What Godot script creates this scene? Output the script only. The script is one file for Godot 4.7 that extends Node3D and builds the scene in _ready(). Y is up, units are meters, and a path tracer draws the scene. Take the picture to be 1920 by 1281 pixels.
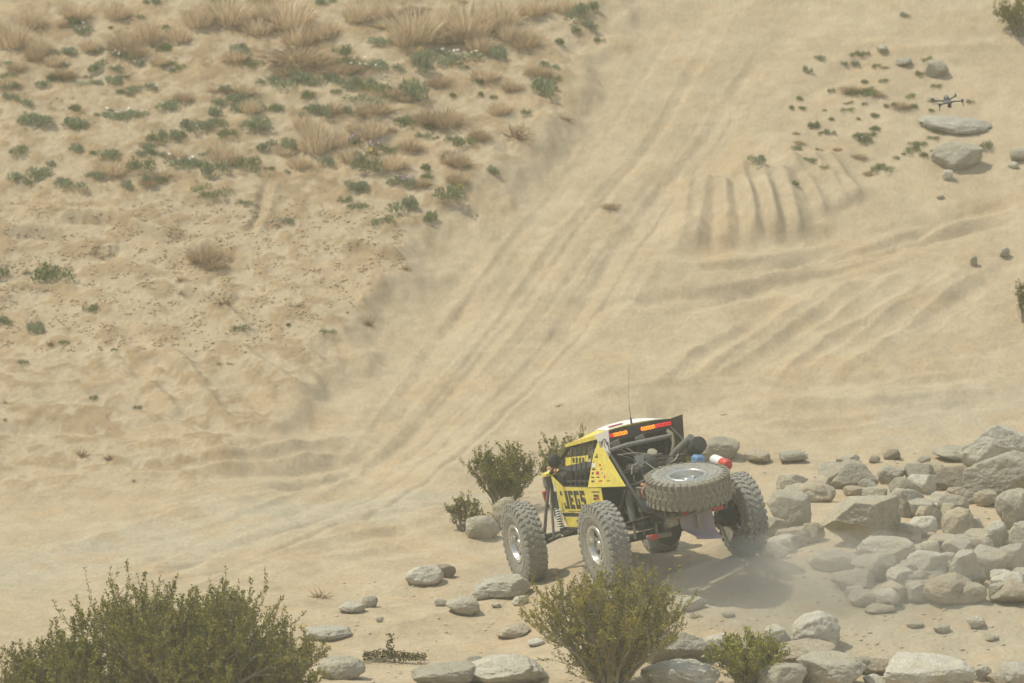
extends Node3D
# A race buggy drops off a rocky berm into a sandy desert wash; a drone follows it. Units are metres, y is up.

const F := 9000.0                      # focal length in photograph pixels (1920 x 1281)
const CAM := Vector3(0.0, 11.5, 60.0)
const PITCH := 8.0
var cam_basis: Basis
var rng := RandomNumberGenerator.new()
var noise := FastNoiseLite.new()
var noise_b := FastNoiseLite.new()
var used := {}
var M := {}

# ------------------------------------------------------------------ mesh helper
class MB:
	var v := PackedVector3Array()
	var n := PackedVector3Array()
	var c := PackedColorArray()
	var idx := PackedInt32Array()
	var col := Color(1, 1, 1)
	func vert(p: Vector3, nn: Vector3) -> int:
		v.append(p); n.append(nn); c.append(col)
		return v.size() - 1
	func face(a: int, b: int, d: int) -> void:      # counter-clockwise seen from outside
		idx.append(a); idx.append(d); idx.append(b)
	func tri(a: Vector3, b: Vector3, d: Vector3) -> void:
		var nn := (b - a).cross(d - a).normalized()
		face(vert(a, nn), vert(b, nn), vert(d, nn))
	func quad(a: Vector3, b: Vector3, d: Vector3, e: Vector3) -> void:
		var nn := (d - a).cross(e - b).normalized()
		var i := vert(a, nn); vert(b, nn); vert(d, nn); vert(e, nn)
		face(i, i + 1, i + 2); face(i, i + 2, i + 3)
	func box(size: Vector3, xf: Transform3D, bevel := 0.0) -> void:
		var h := size * 0.5
		if bevel <= 0.0:
			var p := []
			for k in 8:
				p.append(xf * Vector3(h.x if k & 1 else -h.x, h.y if k & 2 else -h.y, h.z if k & 4 else -h.z))
			quad(p[4], p[5], p[7], p[6]); quad(p[1], p[0], p[2], p[3])
			quad(p[5], p[1], p[3], p[7]); quad(p[0], p[4], p[6], p[2])
			quad(p[6], p[7], p[3], p[2]); quad(p[0], p[1], p[5], p[4])
			return
		var g := h - Vector3.ONE * bevel
		var oct := [Vector2(g.x, h.y), Vector2(-g.x, h.y), Vector2(-h.x, g.y), Vector2(-h.x, -g.y), Vector2(-g.x, -h.y), Vector2(g.x, -h.y), Vector2(h.x, -g.y), Vector2(h.x, g.y)]
		var k := Vector2(g.x / h.x, g.y / h.y)
		var rings := []
		for lay in [[-h.z, k], [-g.z, Vector2.ONE], [g.z, Vector2.ONE], [h.z, k]]:
			var r := []
			for o in oct:
				r.append(xf * Vector3(o.x * lay[1].x, o.y * lay[1].y, lay[0]))
			rings.append(r)
		for a in 3:
			for j in 8:
				var j2 := (j + 1) % 8
				quad(rings[a][j], rings[a][j2], rings[a + 1][j2], rings[a + 1][j])
		for j in range(1, 7):
			tri(rings[3][0], rings[3][j], rings[3][j + 1]); tri(rings[0][0], rings[0][j + 1], rings[0][j])
	func tube(pts: Array, rad, sides := 7, caps := true) -> void:
		var m := pts.size()
		var t0: Vector3 = (pts[1] - pts[0]).normalized()
		var u: Vector3 = t0.cross(Vector3.UP if absf(t0.y) < 0.9 else Vector3.RIGHT).normalized()
		var start := v.size()
		for i in m:
			var t: Vector3 = ((pts[mini(i + 1, m - 1)]) - (pts[maxi(i - 1, 0)])).normalized()
			u = (u - t * u.dot(t)).normalized()
			var w := t.cross(u)
			var r: float = rad[i] if rad is Array else rad
			for s in sides:
				var a := TAU * s / sides
				var d := u * cos(a) + w * sin(a)
				vert(pts[i] + d * r, d)
		for i in m - 1:
			for s in sides:
				var a := start + i * sides + s
				var b := start + i * sides + (s + 1) % sides
				face(a, b, b + sides); face(a, b + sides, a + sides)
		if caps:
			for e in 2:
				var i: int = 0 if e == 0 else m - 1
				var p: Vector3 = pts[i]
				var t: Vector3 = (pts[0] - pts[1]).normalized() if e == 0 else (pts[m - 1] - pts[m - 2]).normalized()
				var q := []
				for s in sides:
					q.append(v[start + i * sides + s])
				var ce := vert(p, t)
				for s in sides:
					var a2 := vert(q[s], t)
					var b2 := vert(q[(s + 1) % sides], t)
					if e == 1: face(ce, a2, b2)
					else: face(ce, b2, a2)
	func lathe(prof: Array, segs: int, xf: Transform3D, smooth := true) -> void:   # prof: Vector2(radius, height), bottom to top outside
		var m := prof.size()
		for i in m - 1:
			var p0: Vector2 = prof[i]
			var p1: Vector2 = prof[i + 1]
			var fl := Vector2(p1.y - p0.y, p0.x - p1.x).normalized()
			var n0 := fl
			var n1 := fl
			if smooth:
				if i > 0:
					var q: Vector2 = prof[i - 1]
					var o := Vector2(p0.y - q.y, q.x - p0.x).normalized()
					if o.dot(fl) > 0.5: n0 = (o + fl).normalized()
				if i < m - 2:
					var q2: Vector2 = prof[i + 2]
					var o2 := Vector2(q2.y - p1.y, p1.x - q2.x).normalized()
					if o2.dot(fl) > 0.5: n1 = (o2 + fl).normalized()
			var st := v.size()
			for s in segs + 1:
				var a := TAU * s / segs
				var d := Vector3(cos(a), 0, -sin(a))
				vert(xf * (d * p0.x + Vector3(0, p0.y, 0)), (xf.basis * (d * n0.x + Vector3(0, n0.y, 0))).normalized())
				vert(xf * (d * p1.x + Vector3(0, p1.y, 0)), (xf.basis * (d * n1.x + Vector3(0, n1.y, 0))).normalized())
			for s in segs:
				var a3 := st + s * 2
				face(a3, a3 + 2, a3 + 3); face(a3, a3 + 3, a3 + 1)
	func prism(poly: Array, off: Vector3) -> void:      # convex polygon extruded by off
		var a: Vector3 = poly[0]
		var nn: Vector3 = (poly[1] - a).cross(poly[2] - a)
		var p := poly.duplicate()
		if nn.dot(off) > 0.0: p.reverse()
		var m := p.size()
		for i in range(1, m - 1):
			tri(p[0], p[i], p[i + 1])
			tri(p[0] + off, p[i + 1] + off, p[i] + off)
		for i in m:
			var b: Vector3 = p[i]
			var d: Vector3 = p[(i + 1) % m]
			quad(d, b, b + off, d + off)
	func sphere(at: Vector3, r: Vector3, segs := 12, rings := 8) -> void:
		var st := v.size()
		for i in rings + 1:
			var th := PI * i / rings
			for s in segs + 1:
				var a := TAU * s / segs
				var d := Vector3(sin(th) * cos(a), cos(th), -sin(th) * sin(a))
				vert(at + d * r, (d / r).normalized())
		for i in rings:
			for s in segs:
				var a := st + i * (segs + 1) + s
				face(a, a + segs + 1, a + segs + 2); face(a, a + segs + 2, a + 1)
	func mesh(m: Material) -> ArrayMesh:
		var arr := []
		arr.resize(Mesh.ARRAY_MAX)
		arr[Mesh.ARRAY_VERTEX] = v
		arr[Mesh.ARRAY_NORMAL] = n
		arr[Mesh.ARRAY_COLOR] = c
		arr[Mesh.ARRAY_INDEX] = idx
		var am := ArrayMesh.new()
		am.add_surface_from_arrays(Mesh.PRIMITIVE_TRIANGLES, arr)
		am.surface_set_material(0, m)
		return am

# ------------------------------------------------------------------ scene helpers
func numbered(called: String) -> String:
	if not used.has(called):
		used[called] = 0
		return called
	used[called] += 1
	return "%s_%03d" % [called, used[called]]

func tag(o: Node, label: String, category: String, group := "", kind := "") -> void:
	o.set_meta("label", label)
	o.set_meta("category", category)
	if group: o.set_meta("group", group)
	if kind: o.set_meta("kind", kind)

func thing(called: String, label: String, category: String, at: Vector3, group := "") -> Node3D:
	var o := Node3D.new()
	o.name = numbered(called)
	add_child(o)
	o.position = at
	tag(o, label, category, group)
	return o

func part(called: String, mb: MB, m: Material, parent: Node) -> MeshInstance3D:
	var o := MeshInstance3D.new()
	o.name = called
	o.mesh = mb.mesh(m)
	parent.add_child(o, true)
	return o

func part_mesh(called: String, me: Mesh, parent: Node) -> MeshInstance3D:
	var o := MeshInstance3D.new()
	o.name = called
	o.mesh = me
	parent.add_child(o, true)
	return o

func single(called: String, me: Mesh, at: Vector3, label: String, category: String, group := "") -> MeshInstance3D:
	var o := MeshInstance3D.new()
	o.name = numbered(called)
	o.mesh = me
	add_child(o)
	o.position = at
	tag(o, label, category, group)
	return o

func lin(r: float, g: float, b: float) -> Color:
	return Color(r, g, b)

func srgb(r: float, g: float, b: float) -> Color:     # a linear base colour as albedo_color wants it
	return Color(r, g, b).linear_to_srgb()

func mat(called: String, base: Color, rough := 0.9, metal := 0.0, vertex := false) -> StandardMaterial3D:
	var m := StandardMaterial3D.new()
	m.resource_name = called
	m.albedo_color = base
	m.roughness = rough
	m.metallic = metal
	m.vertex_color_use_as_albedo = vertex
	M[called] = m
	return m

func noise_tex(seed_: int, freq: float, lo: Color, hi: Color, octaves := 5, size := 512, mid := Color(0, 0, 0, 0)) -> NoiseTexture2D:
	var fnl := FastNoiseLite.new()
	fnl.seed = seed_
	fnl.frequency = freq
	fnl.fractal_octaves = octaves
	fnl.noise_type = FastNoiseLite.TYPE_SIMPLEX_SMOOTH
	var t := NoiseTexture2D.new()
	t.noise = fnl
	t.seamless = true
	t.width = size
	t.height = size
	var g := Gradient.new()
	if mid.a > 0.0:
		g.offsets = PackedFloat32Array([0.0, 0.5, 1.0])
		g.colors = PackedColorArray([lo, mid, hi])
	else:
		g.offsets = PackedFloat32Array([0.0, 1.0])
		g.colors = PackedColorArray([lo, hi])
	t.color_ramp = g
	return t

func grime(m: StandardMaterial3D, seed_: int, freq: float, lo: float, scale: float) -> void:   # uneven tone of a dusty surface
	m.albedo_texture = noise_tex(seed_, freq, Color(lo, lo, lo), Color(1, 1, 1), 5, 256)
	m.uv1_triplanar = true
	m.uv1_scale = Vector3.ONE * scale

# ------------------------------------------------------------------ photograph pixel -> direction -> point on the ground
func ray(u: float, v: float) -> Vector3:
	return (cam_basis * Vector3((u - 960.0) / F, -(v - 640.5) / F, -1.0)).normalized()

func hit(u: float, v: float) -> Vector3:
	var d := ray(u, v)
	var k := -1.0 / d.z                 # walk in steps of depth
	var z := 9.0
	var prev := z
	while z > -40.0:
		var t := (CAM.z - z) * k
		var p := CAM + d * t
		if p.y <= ground_at(p.x, z):
			var a := prev
			var b := z
			for i in 12:
				var mz := (a + b) * 0.5
				var q := CAM + d * ((CAM.z - mz) * k)
				if q.y <= ground_at(q.x, mz): b = mz
				else: a = mz
			var r := CAM + d * ((CAM.z - b) * k)
			r.y = ground_at(r.x, b)
			return r
		prev = z
		z -= 0.1
	return CAM + d * 95.0

func px_size(p: Vector3) -> float:      # metres per photograph pixel at p
	return (CAM - p).dot(cam_basis.z) / F

# ------------------------------------------------------------------ ground: a heightfield on an uneven grid
var gx := PackedFloat32Array()
var gz := PackedFloat32Array()
var gh := PackedFloat32Array()
var gc := PackedColorArray()
var fine := false
var X0 := -9.4
var X1 := 9.4
var DX := 0.026
var Z0 := 6.0
var Z1 := -24.0
var DZ := 0.042
var ix0 := 0
var iz0 := 0
var nfx := 0
var nfz := 0
var prof_z := [400.0, 100.0, 60.0, 30.0, 15.0, 8.0, 4.0, 0.0, -3.0, -6.0, -9.0, -12.0, -15.0, -18.0, -21.5, -30.0, -40.0, -60.0, -150.0, -400.0]
var prof_h := [14.0, 12.5, 9.4, 1.2, -1.0, -0.72, -0.47, -0.46, -0.42, -0.22, 0.22, 1.1, 2.38, 3.92, 5.85, 10.2, 13.2, 15.5, 14.0, 12.0]

func profile(z: float) -> float:
	if z >= 400.0: return prof_h[0]
	if z <= -400.0: return prof_h[-1]
	var i := 0
	while prof_z[i + 1] > z: i += 1
	var a: float = prof_z[i]
	var b: float = prof_z[i + 1]
	var ha: float = prof_h[i]
	var hb: float = prof_h[i + 1]
	var s := (hb - ha) / (b - a)
	var sa := s
	var sb := s
	if i > 0:
		var s0: float = (ha - prof_h[i - 1]) / (a - prof_z[i - 1])
		sa = 0.0 if s0 * s <= 0.0 else 2.0 * s * s0 / (s + s0)
	if i < prof_z.size() - 2:
		var s1: float = (prof_h[i + 2] - hb) / (prof_z[i + 2] - b)
		sb = 0.0 if s1 * s <= 0.0 else 2.0 * s * s1 / (s + s1)
	var t := (z - a) / (b - a)
	var w := b - a
	return ha * (1 + 2 * t) * (1 - t) * (1 - t) + sa * w * t * (1 - t) * (1 - t) + hb * t * t * (3 - 2 * t) + sb * w * t * t * (t - 1)

func base_h(x: float, z: float) -> float:
	var h := profile(z)
	if z < 7.0 and z > -9.0:
		var w := smoothstep(-9.0, -3.0, z) * (1.0 - smoothstep(0.2, 4.8, z))
		h += w * (smoothstep(-0.3, 1.5, x) * 0.43 + smoothstep(1.2, 4.5, x) * 0.25)
	return h

func ground_at(x: float, z: float) -> float:
	if not fine or x <= X0 or x >= X1 - DX or z >= Z0 or z <= Z1 + DZ:
		return base_h(x, z)
	var fx := (x - X0) / DX
	var fz := (Z0 - z) / DZ
	var i := mini(int(fx), nfx - 2)
	var j := mini(int(fz), nfz - 2)
	var tx := fx - i
	var tz := fz - j
	var nx := gx.size()
	var k := (iz0 + j) * nx + ix0 + i
	return lerpf(lerpf(gh[k], gh[k + 1], tx), lerpf(gh[k + nx], gh[k + nx + 1], tx), tz)

func ground_normal(x: float, z: float) -> Vector3:
	var e := 0.12
	return Vector3(ground_at(x - e, z) - ground_at(x + e, z), 2 * e, ground_at(x, z - e) - ground_at(x, z + e)).normalized()

func pix(list: Array) -> PackedVector2Array:       # photograph pixels -> ground x, z (on the smooth base slope)
	var r := PackedVector2Array()
	for p in list:
		var q := hit(p[0], p[1])
		r.append(Vector2(q.x, q.z))
	return r

func smooth_line(p: PackedVector2Array, step := 0.12) -> PackedVector2Array:
	var c := Curve2D.new()
	for i in p.size():
		var t := Vector2.ZERO
		if i > 0 and i < p.size() - 1:
			t = (p[i + 1] - p[i - 1]) / 6.0
		c.add_point(p[i], -t, t)
	c.bake_interval = step * 3.0
	return c.get_baked_points()

# a ridge (amp > 0) or rut (amp < 0) along a line; lean > 0 steepens its right-hand side
func stroke(line: PackedVector2Array, width: float, amp: float, lean := 0.0, taper := 0.25) -> void:
	var total := 0.0
	var cum := PackedFloat32Array([0.0])
	for i in line.size() - 1:
		total += line[i].distance_to(line[i + 1])
		cum.append(total)
	if total < 0.01: return
	var nx := gx.size()
	var reach := width * 2.4
	var best := {}
	for s in line.size() - 1:
		var a := line[s]
		var b := line[s + 1]
		var d := b - a
		var l := d.length()
		if l < 1e-5: continue
		d /= l
		var i0 := maxi(0, int((minf(a.x, b.x) - reach - X0) / DX))
		var i1 := mini(nfx - 1, int((maxf(a.x, b.x) + reach - X0) / DX) + 1)
		var j0 := maxi(0, int((Z0 - maxf(a.y, b.y) - reach) / DZ))
		var j1 := mini(nfz - 1, int((Z0 - minf(a.y, b.y) + reach) / DZ) + 1)
		for j in range(j0, j1 + 1):
			var z := Z0 - j * DZ
			for i in range(i0, i1 + 1):
				var q := Vector2(X0 + i * DX, z) - a
				var t := q.dot(d)
				var s_ := q.x * d.y - q.y * d.x
				var tc := clampf(t, 0.0, l)
				var dist := Vector2(t - tc, s_).length()
				if dist > reach: continue
				var key := j * nfx + i
				var sd := dist * signf(s_)
				if best.has(key) and absf(best[key].x) <= dist: continue
				best[key] = Vector2(sd, cum[s] + tc)
	for key in best:
		var e: Vector2 = best[key]
		var w := width * (1.0 - lean * 0.6 if e.x > 0.0 else 1.0 + lean * 0.6)
		var f := exp(-(e.x * e.x) / (w * w))
		if amp > 0.0:                      # a drawn-up ridge of sand has a crest; a rut is rounded
			f = lerpf(f, exp(-(sqrt(e.x * e.x + 0.0004) - 0.02) * 1.25 / w), 0.8)
		var along := e.y / total
		f *= smoothstep(0.0, taper, along) * smoothstep(0.0, taper, 1.0 - along) if taper > 0.0 else 1.0
		var j: int = key / nfx
		var i: int = key % nfx
		gh[(iz0 + j) * nx + ix0 + i] += amp * f * (0.9 + 0.55 * noise_b.get_noise_2d(X0 + i * DX + 50.0, (Z0 - j * DZ) * 0.9)) * 1.2

func ridge(list: Array, width: float, amp: float, lean := 0.0, taper := 0.25) -> void:
	stroke(smooth_line(pix(list)), width, amp, lean, taper)

func blend_paths(a: Array, b: Array, t: float, jit: float) -> Array:
	var r := []
	for i in a.size():
		r.append([lerpf(a[i][0], b[i][0], t) + rng.randf_range(-jit, jit), lerpf(a[i][1], b[i][1], t) + rng.randf_range(-jit, jit)])
	return r

func bump(x: float, z: float, r: float, amp: float) -> void:
	var nx := gx.size()
	for j in range(maxi(0, int((Z0 - z - r * 2.5) / DZ)), mini(nfz - 1, int((Z0 - z + r * 2.5) / DZ)) + 1):
		for i in range(maxi(0, int((x - r * 2.5 - X0) / DX)), mini(nfx - 1, int((x + r * 2.5 - X0) / DX)) + 1):
			var q := Vector2(X0 + i * DX - x, Z0 - j * DZ - z)
			gh[(iz0 + j) * nx + ix0 + i] += amp * exp(-q.length_squared() / (r * r))

func bump_at(u: float, v: float, r: float, amp: float) -> void:
	var g := hit(u, v)
	bump(g.x, g.z, r, amp)

func seg_dist(p: Vector2, line: PackedVector2Array) -> float:
	var best := 1e9
	for i in line.size() - 1:
		best = minf(best, p.distance_squared_to(Geometry2D.get_closest_point_to_segment(p, line[i], line[i + 1])))
	return sqrt(best)

# x of a bank line at depth z (line ordered by falling z)
func line_x(line: PackedVector2Array, z: float) -> float:
	if z >= line[0].y: return line[0].x + (line[0].y - z) * (line[0].x - line[1].x) / (line[0].y - line[1].y) * -1.0
	for i in line.size() - 1:
		if z <= line[i].y and z >= line[i + 1].y:
			return lerpf(line[i].x, line[i + 1].x, (line[i].y - z) / (line[i].y - line[i + 1].y))
	return line[-1].x

func build_ground(contacts: Array) -> void:
	# grid lines: fine inside the frame, coarser and coarser outside
	var xs := []
	for s in 44: xs.append(X0 - 0.026 * pow(1.22, 44 - s) - 0.1 * (44 - s))
	ix0 = xs.size()
	nfx = int((X1 - X0) / DX) + 1
	for i in nfx: xs.append(X0 + i * DX)
	for s in range(1, 45): xs.append(X0 + (nfx - 1) * DX + 0.026 * pow(1.22, s) + 0.1 * s)
	var zs := []
	for s in 44: zs.append(Z0 + 0.04 * pow(1.21, 44 - s) + 0.1 * (44 - s))
	iz0 = zs.size()
	nfz = int((Z0 - Z1) / DZ) + 1
	for j in nfz: zs.append(Z0 - j * DZ)
	for s in range(1, 45): zs.append(Z0 - (nfz - 1) * DZ - 0.04 * pow(1.21, s) - 0.1 * s)
	gx = PackedFloat32Array(xs)
	gz = PackedFloat32Array(zs)
	var nx := gx.size()
	var nz := gz.size()
	gh.resize(nx * nz)
	gc.resize(nx * nz)

	var bank := pix([[520, 840], [640, 700], [740, 575], [850, 440], [985, 325], [1065, 235], [1125, 90], [1190, -80]])
	var silt_a := smooth_line(pix([[-40, 1090], [180, 1050], [420, 990], [640, 955], [900, 905], [1010, 890]]), 0.5)
	var silt_b := smooth_line(pix([[1290, 1130], [1450, 1130], [1650, 1160], [1930, 1180]]), 0.5)
	var silt_c := smooth_line(pix([[1690, 790], [1800, 775], [1930, 760]]), 0.5)
	var tr := [[560, 930], [700, 850], [860, 690], [985, 520], [1130, 350], [1270, 180], [1370, 40], [1420, -60]]
	var track := pix(tr)
	# smooth shape
	noise.seed = 11; noise.frequency = 0.35; noise.fractal_octaves = 3
	noise_b.seed = 5; noise_b.frequency = 1.0; noise_b.fractal_octaves = 4
	for j in nz:
		var z := gz[j]
		var bx := line_x(bank, clampf(z, -30.0, 10.0))
		var up := smoothstep(-6.5, -11.0, z) * (1.0 - smoothstep(-24.0, -34.0, z))
		var pz := profile(z)
		var wz := smoothstep(-9.0, -3.0, z) * (1.0 - smoothstep(0.2, 4.8, z)) if z < 7.0 and z > -9.0 else 0.0
		for i in nx:
			var x := gx[i]
			var h := pz
			if wz > 0.0: h += wz * (smoothstep(-0.3, 1.5, x) * 0.43 + smoothstep(1.2, 4.5, x) * 0.25)
			if up > 0.0: h += up * 0.28 * smoothstep(0.65, -0.65, x - bx + noise.get_noise_2d(x * 2.2, z * 2.2) * 0.6)
			h += noise.get_noise_2d(x, z * 0.8) * 0.10
			gh[j * nx + i] = h
	fine = true

	# ---- wheel ruts up the gully, sweeping away to the side at its foot
	var left := [[-60, 1035], [230, 1000], [440, 945], [585, 870], [700, 750], [800, 615], [900, 480], [1010, 350], [1110, 230], [1190, 80], [1230, -30]]
	var right := [[-60, 1150], [300, 1095], [600, 1010], [800, 920], [940, 800], [1090, 650], [1190, 520], [1290, 380], [1400, 230], [1500, 80], [1560, -30]]
	for k in 30:
		var t := (k + 0.5) / 30.0
		var t2 := clampf(t + rng.randf_range(-0.16, 0.16), 0.02, 0.98)
		var path := []
		for i in left.size():
			var tt := lerpf(t, t2, i / 10.0)
			path.append([lerpf(left[i][0], right[i][0], tt) + rng.randf_range(-7, 7), lerpf(left[i][1], right[i][1], tt) + rng.randf_range(-5, 5)])
		var s := rng.randi_range(0, 4)
		var e := rng.randi_range(8, 11)
		var big := rng.randf() < 0.3
		ridge(path.slice(s, e), rng.randf_range(0.14, 0.26) if big else rng.randf_range(0.05, 0.10), (rng.randf_range(0.018, 0.034) if big else rng.randf_range(0.010, 0.024)) * (1.0 if k % 2 else -1.1), rng.randf_range(-0.3, 0.5), 0.2)
	# berms thrown up beside the gully, and its worn floor
	ridge([[1100, 650], [1190, 560], [1260, 470], [1330, 400]], 0.25, 0.06, 0.3)
	ridge([[700, 790], [770, 660], [850, 550], [950, 430], [1050, 320], [1120, 220], [1180, 90]], 0.45, -0.06, 0.0, 0.15)
	ridge([[980, 740], [1100, 580], [1200, 450], [1310, 300], [1420, 130], [1480, 10]], 0.5, -0.07, 0.0, 0.15)
	# slide furrows on the mound beside the gully
	bump_at(1420, 380, 0.8, 0.16)
	for f in [[[1296, 340], [1286, 395], [1280, 450]], [[1330, 325], [1316, 390], [1305, 462]], [[1356, 335], [1362, 395], [1366, 455]], [[1385, 305], [1408, 375], [1416, 450]], [[1420, 305], [1446, 370], [1458, 446]], [[1458, 310], [1484, 365], [1502, 442]], [[1475, 292], [1518, 350], [1550, 410]], [[1510, 282], [1555, 345], [1594, 392]], [[1545, 285], [1584, 340], [1618, 384]]]:
		ridge(f, 0.19, 0.12, 0.35, 0.12)
	for f in [[[1340, 340], [1338, 395], [1334, 458]], [[1372, 322], [1386, 385], [1392, 450]], [[1405, 312], [1428, 375], [1438, 446]], [[1442, 312], [1466, 370], [1480, 444]], [[1490, 300], [1515, 360], [1530, 420]]]:
		ridge(f, 0.10, -0.07, 0.0, 0.15)
	ridge([[1260, 466], [1340, 462], [1420, 455], [1510, 446], [1600, 420]], 0.22, -0.10, 0.0, 0.15)
	# turning tracks sweeping over the flank
	var sa := [[1130, 505], [1290, 492], [1480, 476], [1640, 445], [1780, 395], [1930, 335]]
	var sb := [[1040, 660], [1220, 605], [1400, 555], [1560, 528], [1720, 478], [1930, 425]]
	for k in 15:
		var p := blend_paths(sa, sb, (k + 0.5) / 15.0, 7.0)
		ridge(p.slice(rng.randi_range(0, 2), rng.randi_range(5, 6)), rng.randf_range(0.09, 0.18), rng.randf_range(0.045, 0.08) * (1.0 if k % 2 else -1.0), 0.3, 0.15)
	# fan of broad ripples below them
	var fa := [[1180, 735], [1290, 660], [1400, 600], [1500, 545]]
	var fb := [[1590, 715], [1700, 640], [1800, 570], [1935, 470]]
	for k in 15:
		var p := blend_paths(fa, fb, (k + 0.3) / 15.0, 9.0)
		var s := 0 if rng.randf() < 0.6 else 1
		ridge(p.slice(s, 4 if rng.randf() < 0.7 else s + 3), rng.randf_range(0.18, 0.26), rng.randf_range(0.08, 0.12) * (1.0 if k % 2 else -0.6), 0.3, 0.2)
	var ta := [[980, 770], [1200, 715], [1400, 705], [1600, 710], [1760, 700], [1930, 690]]
	var tb := [[900, 890], [1100, 860], [1400, 815], [1600, 805], [1780, 785], [1930, 770]]
	for k in 16:
		var p := blend_paths(ta, tb, (k + 0.5) / 16.0, 8.0)
		var s := rng.randi_range(0, 2)
		ridge(p.slice(s, rng.randi_range(s + 3, 6)), rng.randf_range(0.12, 0.22), rng.randf_range(0.035, 0.07) * (1.0 if k % 2 else -1.0), 0.35, 0.25)
	ridge([[1080, 745], [1140, 730], [1200, 745], [1240, 770]], 0.14, 0.05, 0.3)
	var ua := [[1480, 20], [1600, 60], [1760, 60], [1930, 50]]
	var ub := [[1400, 250], [1500, 180], [1640, 130], [1930, 120]]
	for k in 9:
		ridge(blend_paths(ua, ub, (k + 0.5) / 9.0, 10.0), rng.randf_range(0.10, 0.2), rng.randf_range(0.02, 0.04) * (1.0 if k % 2 else -1.0), 0.3, 0.25)
	# left flank: runnels down the slope, then ripples across the wash
	for f in [[[185, 600], [230, 650], [272, 695]], [[262, 625], [310, 670], [358, 718]], [[300, 640], [355, 690], [388, 735]], [[245, 700], [300, 745], [345, 785]], [[455, 685], [490, 715], [520, 745]], [[430, 640], [500, 690], [570, 730]], [[470, 560], [540, 610], [640, 660]], [[500, 530], [570, 575], [650, 610]], [[380, 560], [440, 600], [480, 640]], [[330, 690], [400, 760], [450, 800]]]:
		ridge(f, rng.randf_range(0.12, 0.18), 0.085, 0.35, 0.3)
	for f in [[[205, 630], [250, 680], [290, 720]], [[280, 655], [335, 705], [370, 745]], [[450, 670], [505, 725], [540, 755]], [[420, 700], [480, 760], [520, 800]]]:
		ridge(f, 0.1, -0.06, 0.0, 0.3)
	ridge([[505, 330], [492, 370], [478, 410], [462, 440]], 0.07, -0.10, 0.0, 0.2)
	ridge([[520, 335], [512, 375], [498, 420], [470, 450]], 0.09, 0.07, 0.0, 0.2)
	var la := [[-40, 745], [120, 735], [300, 770], [480, 800], [640, 780]]
	var lb := [[-40, 1040], [140, 1020], [320, 985], [560, 930], [760, 880]]
	for k in 15:
		var p := blend_paths(la, lb, (k + 0.5) / 15.0, 12.0)
		var s := rng.randi_range(0, 2)
		ridge(p.slice(s, rng.randi_range(s + 3, 5)), rng.randf_range(0.10, 0.2), rng.randf_range(0.045, 0.085) * (1.0 if k % 3 else -1.0), 0.4, 0.3)
	var wa := [[180, 1080], [380, 1010], [600, 960], [780, 930], [900, 915]]
	var wb := [[420, 1150], [560, 1090], [700, 1055], [820, 1030], [900, 1010]]
	for k in 11:
		var p := blend_paths(wa, wb, (k + 0.5) / 11.0, 9.0)
		ridge(p, rng.randf_range(0.12, 0.24), rng.randf_range(0.03, 0.06) * (1.0 if k % 2 else -1.0), 0.3, 0.25)
	ridge([[560, 1150], [680, 1120], [800, 1100], [900, 1090], [980, 1085]], 0.3, -0.06)
	ridge([[600, 1210], [740, 1180], [900, 1140], [1050, 1120]], 0.35, 0.06)
	# small earth scarps on the left
	for f in [[[0, 440], [60, 438], [130, 452]], [[230, 425], [290, 440], [345, 455]], [[330, 545], [390, 560], [450, 572]], [[100, 415], [190, 410], [260, 420]], [[170, 470], [200, 478], [225, 476]], [[370, 465], [410, 470], [440, 490]], [[640, 460], [700, 470], [760, 500]]]:
		var q: Array = []
		for e in f: q.append([e[0], e[1] - 9])
		ridge(q, 0.10, 0.09, 0.0, 0.2)
		ridge(f, 0.07, -0.09, 0.0, 0.2)

	# ---- wheels: let the ground meet each tyre
	for it in 5:
		for w in contacts:
			bump(w.x, w.z, 0.55 if it < 3 else 0.3, (w.y + 0.02 - ground_at(w.x, w.z)) * 0.8)
	# ---- small lumps, ripples and colour
	var sand := Vector3(0.430, 0.354, 0.250)
	var pale := Vector3(0.470, 0.392, 0.282)
	var silt := Vector3(0.435, 0.390, 0.297)
	var earth := Vector3(0.33, 0.245, 0.152)
	var rich := Vector3(0.450, 0.347, 0.228)
	var rough_n := FastNoiseLite.new()
	rough_n.seed = 77; rough_n.frequency = 3.2; rough_n.fractal_octaves = 3
	var patch := FastNoiseLite.new()
	patch.seed = 31; patch.frequency = 0.8; patch.fractal_octaves = 4
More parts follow.
